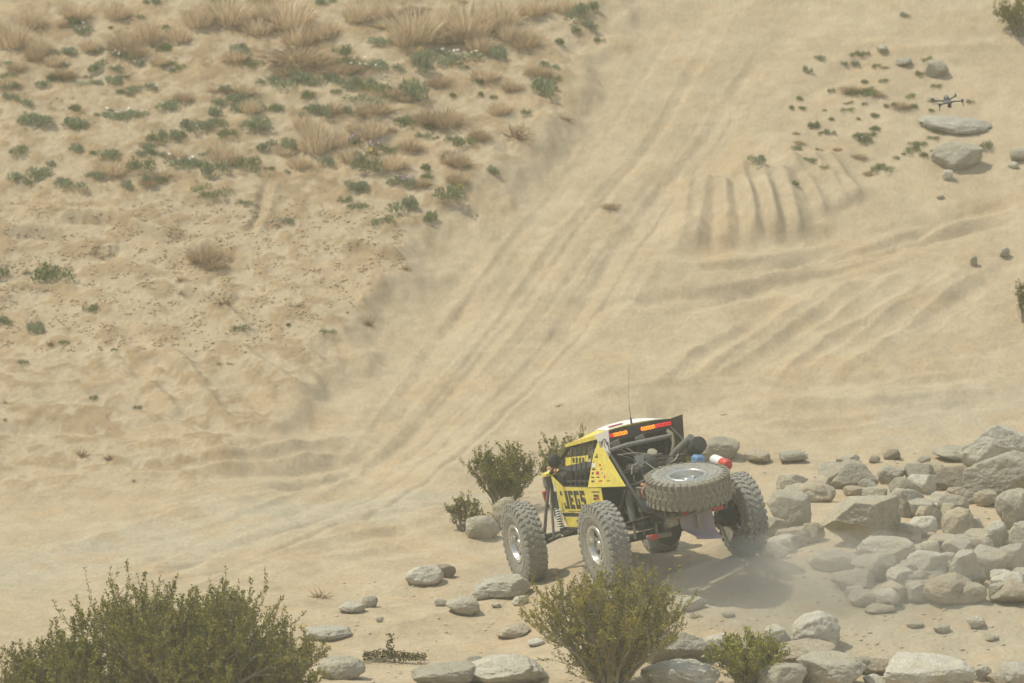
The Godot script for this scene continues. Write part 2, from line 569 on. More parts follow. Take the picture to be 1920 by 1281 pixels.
	for j in nz:
		var z := gz[j]
		var inz := j >= iz0 - 1 and j <= iz0 + nfz
		var bx := line_x(bank, clampf(z, -30.0, 10.0))
		for i in nx:
			var x := gx[i]
			var k := j * nx + i
			var p1 := patch.get_noise_2d(x, z)
			var col := sand.lerp(pale, smoothstep(-0.3, 0.4, p1))
			if inz and i >= ix0 - 1 and i <= ix0 + nfx:
				var n1 := noise_b.get_noise_2d(x * 1.3, z * 1.6)
				var n2 := rough_n.get_noise_2d(x, z * 1.3)
				var onleft := smoothstep(0.3, -0.6, x - bx) * smoothstep(-5.5, -8.5, z)
				var lumpy := lerpf(0.35, 1.0, onleft)
				gh[k] += n1 * 0.030 * (0.7 + lumpy * 0.9) + n2 * 0.032 * lumpy * lumpy
				var q := Vector2(x, z)
				if z > -7.0:
					var ds := seg_dist(q, silt_a)
					if ds < 2.0: col = col.lerp(silt, smoothstep(1.5, 0.25, ds + n1 * 0.8) * 0.9)
					if x > 0.5:
						var db := seg_dist(q, silt_b)
						if db < 2.5: col = col.lerp(silt, smoothstep(2.2, 0.4, db + n1 * 0.8) * 0.8)
				if x > 3.5:
					var dc := seg_dist(q, silt_c)
					if dc < 1.5: col = col.lerp(silt, smoothstep(1.2, 0.2, dc + n1 * 0.6) * 0.7)
				if onleft > 0.0:
					var brown := smoothstep(-0.06, 0.28, n1 + p1 * 0.6 + n2 * 0.6) * onleft
					col = col.lerp(earth, brown * 0.85)
				col = col.lerp(rich, smoothstep(0.15, 0.5, noise.get_noise_2d(x * 1.7 + 40.0, z * 2.1)) * 0.6)
				col *= 1.0 + n2 * 0.10
			gc[k] = Color(col.x, col.y, col.z)
	# ---- mesh
	var vv := PackedVector3Array()
	var nn := PackedVector3Array()
	vv.resize(nx * nz)
	nn.resize(nx * nz)
	for j in nz:
		var ja := maxi(j - 1, 0)
		var jb := mini(j + 1, nz - 1)
		var dz := gz[jb] - gz[ja]
		for i in nx:
			var k := j * nx + i
			var ia := maxi(i - 1, 0)
			var ib := mini(i + 1, nx - 1)
			vv[k] = Vector3(gx[i], gh[k], gz[j])
			nn[k] = Vector3(-(gh[j * nx + ib] - gh[j * nx + ia]) / (gx[ib] - gx[ia]), 1.0, -(gh[jb * nx + i] - gh[ja * nx + i]) / dz).normalized()
	var ii := PackedInt32Array()
	ii.resize((nx - 1) * (nz - 1) * 6)
	var o := 0
	for j in nz - 1:
		for i in nx - 1:
			var k := j * nx + i
			ii[o] = k; ii[o + 1] = k + nx + 1; ii[o + 2] = k + 1
			ii[o + 3] = k; ii[o + 4] = k + nx; ii[o + 5] = k + nx + 1
			o += 6
	var arr := []
	arr.resize(Mesh.ARRAY_MAX)
	arr[Mesh.ARRAY_VERTEX] = vv
	arr[Mesh.ARRAY_NORMAL] = nn
	arr[Mesh.ARRAY_COLOR] = gc
	arr[Mesh.ARRAY_INDEX] = ii
	var am := ArrayMesh.new()
	am.add_surface_from_arrays(Mesh.PRIMITIVE_TRIANGLES, arr)
	var m := mat("sand", Color(1, 1, 1), 0.95, 0.0, true)
	m.specular_mode = BaseMaterial3D.SPECULAR_DISABLED
	m.albedo_texture = noise_tex(3, 0.02, Color(0.86, 0.85, 0.83), Color(1, 1, 1), 6, 1024)
	m.uv1_triplanar = true
	m.uv1_world_triplanar = true
	m.uv1_scale = Vector3.ONE * 0.7
	m.heightmap_enabled = true
	m.heightmap_texture = noise_tex(9, 0.014, Color(0, 0, 0), Color(1, 1, 1), 6, 1024)
	m.heightmap_scale = 0.8
	am.surface_set_material(0, m)
	var g := MeshInstance3D.new()
	g.name = "ground"
	g.mesh = am
	add_child(g)
	tag(g, "pale tan desert sand with wheel ruts climbing a slope", "ground", "", "structure")

# ------------------------------------------------------------------ rocks
var ico := {}

func icosphere(level: int) -> Array:
	if ico.has(level): return ico[level]
	var vs := PackedVector3Array()
	var ts := PackedInt32Array()
	if level == 0:
		var g := (1.0 + sqrt(5.0)) / 2.0
		for p in [Vector3(-1, g, 0), Vector3(1, g, 0), Vector3(-1, -g, 0), Vector3(1, -g, 0), Vector3(0, -1, g), Vector3(0, 1, g), Vector3(0, -1, -g), Vector3(0, 1, -g), Vector3(g, 0, -1), Vector3(g, 0, 1), Vector3(-g, 0, -1), Vector3(-g, 0, 1)]:
			vs.append(p.normalized())
		ts = PackedInt32Array([0, 11, 5, 0, 5, 1, 0, 1, 7, 0, 7, 10, 0, 10, 11, 1, 5, 9, 5, 11, 4, 11, 10, 2, 10, 7, 6, 7, 1, 8, 3, 9, 4, 3, 4, 2, 3, 2, 6, 3, 6, 8, 3, 8, 9, 4, 9, 5, 2, 4, 11, 6, 2, 10, 8, 6, 7, 9, 8, 1])
	else:
		var low := icosphere(level - 1)
		vs = low[0].duplicate()
		var lt: PackedInt32Array = low[1]
		var mid := {}
		for t in range(0, lt.size(), 3):
			var m := []
			for e in 3:
				var a := lt[t + e]
				var b := lt[t + (e + 1) % 3]
				var key := mini(a, b) * 100000 + maxi(a, b)
				if not mid.has(key):
					mid[key] = vs.size()
					vs.append((vs[a] + vs[b]).normalized())
				m.append(mid[key])
			for q in [lt[t], m[0], m[2], m[0], lt[t + 1], m[1], m[2], m[1], lt[t + 2], m[0], m[1], m[2]]:
				ts.append(q)
	ico[level] = [vs, ts]
	return ico[level]

# a weathered boulder: a ball cut by planes (angular 0..1), roughened, then sized
func rock_mesh(seed_: int, size: Vector3, angular: float, tone: Color, level := 4, turn := 0.0, tilt := 0.0, cuts := [], skin := "granite") -> ArrayMesh:
	var r := RandomNumberGenerator.new()
	r.seed = seed_
	var planes := []
	for k in int(6 + 6 * r.randf()):
		var d := Vector3(r.randfn(), r.randfn() * 0.8, r.randfn()).normalized()
		planes.append([d, r.randf_range(0.5, 0.86)])
	planes.append([Vector3(r.randf_range(-0.25, 0.25), 1, r.randf_range(-0.2, 0.3)).normalized(), r.randf_range(0.6, 0.85)])
	var back := (Basis(Vector3.UP, turn) * Basis(Vector3(0, 0, 1), tilt)).inverse()
	for c in cuts: planes.append([back * Vector3(c[0], c[1], c[2]).normalized(), c[3]])
	var fn := FastNoiseLite.new()
	fn.seed = seed_
	fn.frequency = 1.1
	fn.fractal_octaves = 5
	var src := icosphere(level)
	var vs: PackedVector3Array = src[0]
	var ts: PackedInt32Array = src[1]
	var mb := MB.new()
	var rot := Basis(Vector3.UP, turn) * Basis(Vector3(0, 0, 1), tilt)
	var pts := PackedVector3Array()
	pts.resize(vs.size())
	for i in vs.size():
		var d := vs[i]
		var rad := 1.0
		for p in planes:
			var c: float = d.dot(p[0])
			if c > 0.15:
				var lim: float = p[1] / c
				if lim < rad:
					rad = lim
		rad = lerpf(0.92, rad, angular)
		rad *= 1.0 + fn.get_noise_3dv(d * 1.6) * lerpf(0.17, 0.055, angular) + fn.get_noise_3dv(d * 5.0 + Vector3(9, 3, 1)) * 0.04
		pts[i] = d * rad
	var lo := Vector3.ONE * 9.0
	var hi := Vector3.ONE * -9.0
	for i in pts.size():
		pts[i] = rot * pts[i]
		lo = lo.min(pts[i])
		hi = hi.max(pts[i])
	var nr := PackedVector3Array()
	nr.resize(pts.size())
	for i in pts.size():
		pts[i] = (pts[i] - (lo + hi) * 0.5) / (hi - lo) * size
	for t in range(0, ts.size(), 3):
		var f := (pts[ts[t + 1]] - pts[ts[t]]).cross(pts[ts[t + 2]] - pts[ts[t]])
		for e in 3: nr[ts[t + e]] += f
	for i in pts.size():
		var k := 1.0 + fn.get_noise_3dv(pts[i] * 5.0) * 0.22
		var w := smoothstep(0.05, 0.5, fn.get_noise_3dv(pts[i] * 2.2 + Vector3(4, 7, 2)))
		mb.col = Color(tone.r * k, tone.g * k, tone.b * k).lerp(Color(0.46, 0.385, 0.25), w * 0.35)
		mb.vert(pts[i], nr[i].normalized())
	for t in range(0, ts.size(), 3):
		mb.face(ts[t], ts[t + 1], ts[t + 2])
	return mb.mesh(M[skin])

const GREY := Color(0.415, 0.39, 0.32)
const TAN := Color(0.45, 0.40, 0.31)
const PALE := Color(0.50, 0.48, 0.41)
const DARK := Color(0.30, 0.265, 0.21)
var rock_n := 0

# u, v: middle of the rock in the photograph; w, h: its size there
func rock(u: float, v: float, w: float, h: float, tone: Color, angular: float, label: String, group := "", depth := 0.8, tilt := 0.0, lift := 0.38, cuts := []) -> Node3D:
	rock_n += 1
	var shade := 0.88 + 0.24 * fmod(rock_n * 0.618, 1.0)
	tone = Color(tone.r * shade, tone.g * shade, tone.b * shade)
	var g := hit(u, v + h * lift)
	var s := px_size(g)
	var centre := CAM + ray(u, v) * (g.distance_to(CAM))
	centre.z = g.z
	centre.y = g.y + h * lift * s
	centre.x = CAM.x + ray(u, v).x * (CAM.z - g.z) / -ray(u, v).z
	var size := Vector3(w * s, h * s * 1.12, w * s * depth)
	var o := single("boulder" if w > 58 else "rock", rock_mesh(100 + rock_n * 7, size, angular, tone, 5 if w > 100 else 4 if w > 34 else 3, rng.randf_range(-0.6, 0.6), tilt, cuts), centre, label, "boulder" if w > 58 else "rock", group)
	o.quaternion = Quaternion(Vector3.UP, ground_normal(g.x, g.z).lerp(Vector3.UP, 0.35).normalized())
	return o

# size and tone of a rock that has no label of its own
func rock_words(w: float, h: float, tone: Color) -> String:
	var size := "large " if w > 58 else "mid-sized " if w > 34 else "small "
	var form := "flat " if h < w * 0.42 else "upright " if h > w * 0.72 else ""
	return size + form + ("grey " if tone == GREY else "tan " if tone == TAN else "pale " if tone == PALE else "dark ")

func build_rocks() -> void:
	mat("crumb", Color(1, 1, 1), 0.95, 0.0, true).specular_mode = BaseMaterial3D.SPECULAR_DISABLED
	var gm := mat("granite", Color(1, 1, 1), 0.92, 0.0, true)
	gm.specular_mode = BaseMaterial3D.SPECULAR_DISABLED
	gm.albedo_texture = noise_tex(21, 0.03, Color(0.80, 0.79, 0.78), Color(1, 1, 1), 6, 512)
	gm.uv1_triplanar = true
	gm.uv1_scale = Vector3.ONE * 2.2
	gm.heightmap_enabled = true
	gm.heightmap_texture = noise_tex(22, 0.02, Color(0, 0, 0), Color(1, 1, 1), 6, 512)
	gm.heightmap_scale = 1.3
	# boulder field right of the buggy
	rock(1880, 842, 170, 90, PALE, 0.9, "long pale slab leaning over the largest boulder of the rock field", "", 0.6, -0.5, 0.4)
	rock(1885, 902, 165, 105, GREY, 0.85, "largest grey boulder of the rock field with a dark hollow beneath", "", 0.6, 0.35, 0.36, [[0.55, -0.65, 0.5, 0.42], [-0.3, 0.1, 0.9, 0.6]])
	rock(1618, 982, 152, 98, GREY, 1.0, "blocky split boulder with one shaded flat face near the buggy", "", 0.7, 0.0, 0.4, [[0.86, -0.12, 0.5, 0.42], [-0.25, 0.05, 0.95, 0.62], [0.0, 1.0, 0.15, 0.66], [-0.9, 0.1, 0.0, 0.8]])
	rock(1480, 960, 84, 76, GREY, 0.9, "upright grey boulder just behind the buggy's rear tyre")
	rock(1598, 893, 98, 54, GREY, 0.9, "wide grey boulder above the blocky split boulder")
	rock(1672, 893, 56, 38, GREY, 0.9, "wedge shaped grey rock touching the wide grey boulder")
	rock(1792, 851, 92, 24, GREY, 0.8, "flat grey slab lying on the sand behind the rock field")
	rock(1765, 943, 50, 38, PALE, 1.0, "bright cut stone with a shaded end in the rock field", "", 0.8, 0.0, 0.38, [[0.9, -0.1, 0.45, 0.5]])
	rock(1796, 982, 62, 54, TAN, 0.55, "rounded tan boulder with a dark gap beside it")
	rock(1868, 1004, 46, 48, PALE, 0.9, "pointed pale rock standing up from the rock field")
	rock(1905, 962, 80, 84, GREY, 0.6, "broad pitted boulder under the largest boulder")
	rock(1806, 1072, 62, 74, PALE, 1.0, "tall pyramid shaped pale rock in the dusty part of the rock field")
	rock(1782, 1106, 118, 50, TAN, 0.9, "low tan boulder in front of the pyramid shaped rock")
	var grp := "weathered granite rocks filling the rock field"
	var lab := "rock among the boulders of the rock field"
	for q in [[1790, 900, 66, 42, DARK], [1745, 890, 62, 36, TAN], [1742, 973, 42, 40, TAN], [1700, 945, 56, 44, GREY], [1700, 1000, 46, 28, GREY], [1731, 1001, 20, 15, PALE], [1748, 1007, 15, 13, TAN],
			[1662, 1034, 94, 40, GREY], [1738, 1062, 64, 46, PALE], [1640, 1062, 72, 40, GREY], [1850, 1058, 60, 50, GREY], [1902, 1048, 52, 42, GREY], [1902, 1112, 74, 32, TAN], [1560, 1050, 76, 36, GREY], [1706, 915, 38, 26, GREY], [1640, 925, 40, 18, GREY], [1530, 925, 60, 34, TAN],
			[1850, 935, 40, 26, TAN], [1830, 1010, 40, 26, TAN], [1695, 1075, 46, 30, GREY], [1520, 1000, 44, 30, TAN], [1600, 1090, 70, 30, GREY], [1450, 990, 40, 30, GREY], [1880, 1085, 40, 24, PALE], [1770, 1020, 50, 26, TAN], [1720, 1105, 40, 24, GREY], [1915, 1010, 40, 36, GREY]]:
		rock(q[0], q[1], q[2] * 1.25, q[3] * 1.25, q[4], 0.85, rock_words(q[2], q[3], q[4]) + lab, grp)
	grp = "broken stones packed between the boulders of the rock field"
	lab = "broken stone packed between boulders of the rock field"
	var fr := RandomNumberGenerator.new()
	fr.seed = 99
	for k in 130:
		var u := fr.randf_range(1450, 1925)
		var v := fr.randf_range(880, 1125)
		if v < 900 and u < 1560 or v > 1040 and u < 1580 or u > 1520 and u < 1715 and v > 930 and v < 1035 or u > 1810 and v < 965: continue
		var w := fr.randf_range(24, 74)
		var h := w * fr.randf_range(0.45, 0.8)
		var tone: Color = [GREY, TAN, PALE, GREY][k % 4]
		rock(u, v, w, h, tone, 0.95, rock_words(w, h, tone) + lab, grp)
	grp = "loose rocks on the sand at the back of the rock field"
	lab = "loose rock on bare sand behind the rock field"
	for q in [[1488, 856, 56, 22, GREY], [1590, 863, 46, 20, GREY], [1672, 853, 34, 20, DARK], [1640, 862, 22, 14, DARK], [1733, 862, 24, 14, GREY], [1420, 858, 50, 22, TAN], [1545, 905, 44, 24, TAN], [1715, 875, 30, 16, GREY]]:
		rock(q[0], q[1], q[2], q[3], q[4], 0.8, rock_words(q[2], q[3], q[4]) + lab, grp)
	rock(1345, 842, 86, 42, GREY, 0.6, "low rounded grey boulder seen behind the buggy's spare wheel")
	rock(905, 990, 66, 44, GREY, 0.6, "squat grey rock beside the buggy's front tyre")
	rock(952, 965, 62, 62, TAN, 0.5, "rounded tan boulder behind the buggy's front tyre")
	# foreground, right
	rock(1528, 1186, 98, 68, PALE, 0.45, "round pitted pale boulder on top of the roadside rock heap", "", 0.9)
	rock(1458, 1200, 56, 50, PALE, 0.9, "pale angular rock beside the round pitted boulder")
	rock(1512, 1232, 124, 54, TAN, 0.8, "tan boulder wedged under the round pitted boulder", "", 0.7)
	rock(1558, 1262, 136, 66, GREY, 0.8, "grey split boulder at the front of the roadside heap")
	rock(1468, 1276, 96, 62, GREY, 0.75, "smooth grey rock between the low green bush and the split boulder")
	rock(1742, 1266, 180, 60, PALE, 0.85, "long pale slab in the roadside rock heap", "", 0.6)
	rock(1344, 1216, 64, 50, PALE, 1.0, "pale triangular slab beside the low green bush")
	rock(1262, 1216, 130, 66, GREY, 0.85, "grey boulder with a shaded overhang behind the sparse bush", "", 0.8, 0.0, 0.38, [[0.35, -0.5, 0.8, 0.45]])
	rock(1275, 1268, 150, 56, PALE, 0.6, "smooth pale boulder in front of the shaded overhang")
	grp = "rocks of the roadside heap beyond the long pale slab"
	lab = "rock of the roadside heap by the long pale slab"
	for q in [[1650, 1248, 54, 32, TAN], [1622, 1246, 50, 34, GREY], [1640, 1278, 44, 22, PALE], [1905, 1264, 64, 34, PALE], [1838, 1262, 44, 26, GREY], [1690, 1236, 22, 12, GREY], [1870, 1275, 40, 20, TAN], [1800, 1245, 24, 12, GREY]]:
		rock(q[0], q[1], q[2], q[3], q[4], 0.85, rock_words(q[2], q[3], q[4]) + lab, grp)
	grp = "stones half covered by dust on the track"
	lab = "stone on the dusty track behind the buggy"
	for q in [[1300, 1132, 50, 26, PALE], [1830, 1168, 36, 22, GREY], [1766, 1178, 32, 15, GREY], [1716, 1171, 34, 11, GREY], [1365, 1152, 26, 10, GREY], [1860, 1195, 26, 9, GREY], [1650, 1140, 60, 12, TAN], [1210, 1140, 40, 14, TAN], [1150, 1120, 44, 14, PALE]]:
		rock(q[0], q[1], q[2], q[3], q[4], 0.7, rock_words(q[2], q[3], q[4]) + lab, grp)
	# foreground, middle
	rock(796, 1078, 72, 36, PALE, 0.7, "pale rock on the wash sand with a darker rock at its end")
	rock(836, 1072, 38, 26, DARK, 0.6, "dark rock at the end of a pale rock on the wash sand")
	rock(942, 1102, 112, 40, PALE, 0.75, "flat pale rock just ahead of the buggy's front tyre")
	rock(868, 1136, 66, 32, GREY, 0.9, "angular grey rock below the flat pale rock")
	rock(962, 1183, 66, 22, TAN, 0.7, "flat dusty rock with a dark edge left of the sparse bush")
	rock(614, 1188, 94, 24, PALE, 0.6, "flat pale bluish slab beside the big olive bush")
	rock(640, 1254, 92, 44, GREY, 0.45, "smooth grey rock sunk in sand against the big olive bush")
	rock(836, 1266, 130, 40, GREY, 0.7, "wide grey slab half sunk beyond the fallen branch")
	rock(950, 1258, 160, 50, PALE, 0.75, "wide pale slab at the foot of the sparse bush")
	grp = "small stones on the wash sand between the bushes"
	lab = "stone on the wash sand between the bushes"
	for q in [[660, 1140, 52, 20, PALE], [693, 1130, 32, 24, GREY], [712, 1162, 16, 13, PALE], [905, 1115, 40, 20, PALE], [976, 1126, 32, 18, PALE], [880, 1246, 50, 30, GREY], [826, 1130, 24, 16, PALE], [1005, 1205, 34, 12, PALE], [930, 1135, 20, 9, PALE]]:
		rock(q[0], q[1], q[2], q[3], q[4], 0.8, rock_words(q[2], q[3], q[4]) + lab, grp)
	# hillside right
	rock(1790, 234, 142, 22, PALE, 0.5, "long low pale rock on the hillside under the drone", "", 0.5, 0.0, 0.15)
	rock(1795, 298, 100, 54, GREY, 0.8, "grey hillside boulder with a dark shaded end", "", 0.6, -0.35, 0.2, [[0.9, -0.15, 0.4, 0.5]])
	rock(1757, 129, 44, 30, GREY, 0.8, "small grey rock standing on the upper hillside")
	grp = "small stones on the sandy hillside"
	lab = "stone half buried in the sandy hillside"
	for q in [[1777, 329, 20, 20, PALE], [1695, 116, 32, 12, GREY], [1826, 490, 14, 22, GREY], [1884, 474, 20, 20, GREY], [1911, 292, 34, 24, GREY], [1763, 369, 14, 8, PALE], [1656, 92, 18, 14, PALE], [1900, 310, 20, 12, PALE]]:
		rock(q[0], q[1], q[2], q[3], q[4], 0.7, rock_words(q[2], q[3], q[4]) + lab, grp)

# ------------------------------------------------------------------ plants
func leaf(mb: MB, p: Vector3, dir: Vector3, side: Vector3, l: float, w: float) -> void:
	var nn := dir.cross(side).normalized()
	var i := mb.vert(p, nn)
	mb.vert(p + dir * l * 0.5 + side * w, nn); mb.vert(p + dir * l, nn); mb.vert(p + dir * l * 0.5 - side * w, nn)
	mb.face(i, i + 2, i + 1); mb.face(i, i + 3, i + 2)

func rdir(r: RandomNumberGenerator) -> Vector3:
	return Vector3(r.randfn(), r.randfn(), r.randfn()).normalized()

# tuft of dry grass: unit height about 1, radius about 0.5
func tuft_mesh(seed_: int, blades: int, spread: float, tone: Color) -> ArrayMesh:
	var r := RandomNumberGenerator.new()
	r.seed = seed_
	var mb := MB.new()
	for k in blades:
		var a := r.randf() * TAU
		var rad := sqrt(r.randf()) * 0.42
		var p := Vector3(cos(a) * rad, -0.06, sin(a) * rad)
		var out := Vector3(cos(a), 0, sin(a)) * rad * spread * 2.0 + Vector3(r.randfn(), 0, r.randfn()) * 0.16 * spread
		var h := r.randf_range(0.3, 1.1) * (1.0 - rad * 1.0)
		var k2 := r.randf_range(0.7, 1.25)
		mb.col = Color(tone.r * k2, tone.g * k2 * r.randf_range(0.94, 1.04), tone.b * k2)
		var p1 := p + out * 0.35 + Vector3.UP * h * 0.6
		var p2 := p + out * 1.0 + Vector3.UP * h
		var side := Vector3(-out.z, 0, out.x).normalized().rotated(Vector3.UP, r.randf_range(-1.2, 1.2)) * r.randf_range(0.009, 0.018)
		var n1 := side.cross(p1 - p).normalized()
		var i := mb.vert(p - side, n1)
		mb.vert(p + side, n1); mb.vert(p1 + side, n1); mb.vert(p1 - side, n1); mb.vert(p2, n1)
		mb.face(i, i + 1, i + 2); mb.face(i, i + 2, i + 3); mb.face(i + 3, i + 2, i + 4)
	return mb.mesh(M.straw)

# low leafy mat: unit width about 1, height about 0.5
func mat_mesh(seed_: int, leaves: int, tall: float, tone: Color, lsize: float) -> ArrayMesh:
	var r := RandomNumberGenerator.new()
	r.seed = seed_
	var mb := MB.new()
	var lobes := []
	for k in 7:
		lobes.append(Vector3(r.randf_range(-0.36, 0.36), 0, r.randf_range(-0.3, 0.3)))
	for k in leaves:
		var c: Vector3 = lobes[r.randi() % lobes.size()]
		var d := rdir(r)
		d.y = absf(d.y)
		var rr := 0.17 * pow(r.randf(), 0.4)
		var p := c + Vector3(d.x * rr, d.y * rr * tall * 2.0 + 0.01, d.z * rr)
		var k2 := r.randf_range(0.6, 1.35)
		mb.col = Color(tone.r * k2, tone.g * k2, tone.b * k2 * r.randf_range(0.8, 1.1))
		var dir := (d + Vector3.UP * 0.7 + rdir(r) * 0.5).normalized()
		leaf(mb, p, dir, dir.cross(rdir(r)).normalized(), lsize * r.randf_range(0.7, 1.5), lsize * 0.26)
	return mb.mesh(M.leaf)

func flower_mesh(seed_: int, count: int, size: float, tone: Color, height: float) -> ArrayMesh:
	var r := RandomNumberGenerator.new()
	r.seed = seed_
	var mb := MB.new()
	for k in count:
		var p := Vector3(r.randf_range(-0.38, 0.38), height * r.randf_range(0.8, 1.3), r.randf_range(-0.3, 0.3))
		var k2 := r.randf_range(0.85, 1.1)
		mb.col = Color(tone.r * k2, tone.g * k2, tone.b * k2)
		var b := Basis.from_euler(Vector3(r.randf_range(0.2, 1.1), r.randf() * TAU, 0))
		for q in 5:
			var d := b * Vector3(cos(TAU * q / 5.0), 0.25, sin(TAU * q / 5.0))
			leaf(mb, p, d, d.cross(b.y).normalized(), size, size * 0.42)
	return mb.mesh(M.petal)

func twig_mesh(seed_: int, count: int, tone: Color) -> ArrayMesh:
	var r := RandomNumberGenerator.new()
	r.seed = seed_
	var mb := MB.new()
	for k in count:
		var k2 := r.randf_range(0.7, 1.3)
		mb.col = Color(tone.r * k2, tone.g * k2, tone.b * k2)
		var p := Vector3(r.randfn() * 0.10, -0.03, r.randfn() * 0.08)
		var d := Vector3(r.randfn(), r.randf_range(0.15, 0.9), r.randfn()).normalized()
		var pts := [p]
		for q in 3:
			d = (d + rdir(r) * 0.4).normalized()
			p += d * r.randf_range(0.10, 0.2)
			pts.append(p)
		mb.tube(pts, [0.012, 0.010, 0.007, 0.003], 4, false)
	return mb.mesh(M.twig)

var proto := {}

func plant(kind: String, u: float, v: float, w: float, h: float) -> void:
	var g := hit(u, v + h * 0.38)
	var s := px_size(g)
	var info: Array = proto[kind]
	var variants: Array = info[3]
	var o := Node3D.new()
	o.name = numbered(info[0])
	add_child(o)
	o.position = g
	var nrm := ground_normal(g.x, g.z)
	var b := Basis(Quaternion(Vector3.UP, nrm.lerp(Vector3.UP, 0.35 if info[5] else 0.75).normalized()))
	if info[5]:
		w *= 1.2
		h *= 1.2
	elif kind != "twigs":
		h *= 0.8
	var sy: float = h * s / info[4]
	o.basis = b * Basis(Vector3.UP, rng.randf_range(-0.5, 0.5) + (PI if rng.randf() < 0.5 else 0.0)) * Basis.from_scale(Vector3(w * s, sy, maxf(w * s * 0.75, 0.05)))
	for m in variants[rng.randi() % variants.size()]:
		var q := part_mesh(m[0], m[1], o)
		if m[0] == "flowers": q.set_meta("kind", "stuff")
	tag(o, describe(info[1], u, v, w), info[2], info[6])

# size and surroundings of a plant, added to the label of its kind
func describe(text: String, u: float, v: float, w: float) -> String:
	var size := "broad " if w > 62 else "mid-sized " if w > 34 else "tiny " if w < 17 else "small "
	var where := " beyond the gully's bare sand"
	if u > 1380: where = " near the hillside boulders under the drone" if u > 1640 else " above the slide furrows"
	elif v > 1000: where = " by the roadside stones"
	elif v > 660: where = " on the rippled wash floor"
	elif v > 395: where = " among the earth scarps"
	elif u - 960 > (190 - v) * 0.75 - 90: where = " along the gully's bank"
	elif v < 85: where = " among the tallest grass high upslope"
	elif v < 190: where = " just below the tallest grass"
	else: where = " on the open sand above the earth scarps"
	return size + text + where

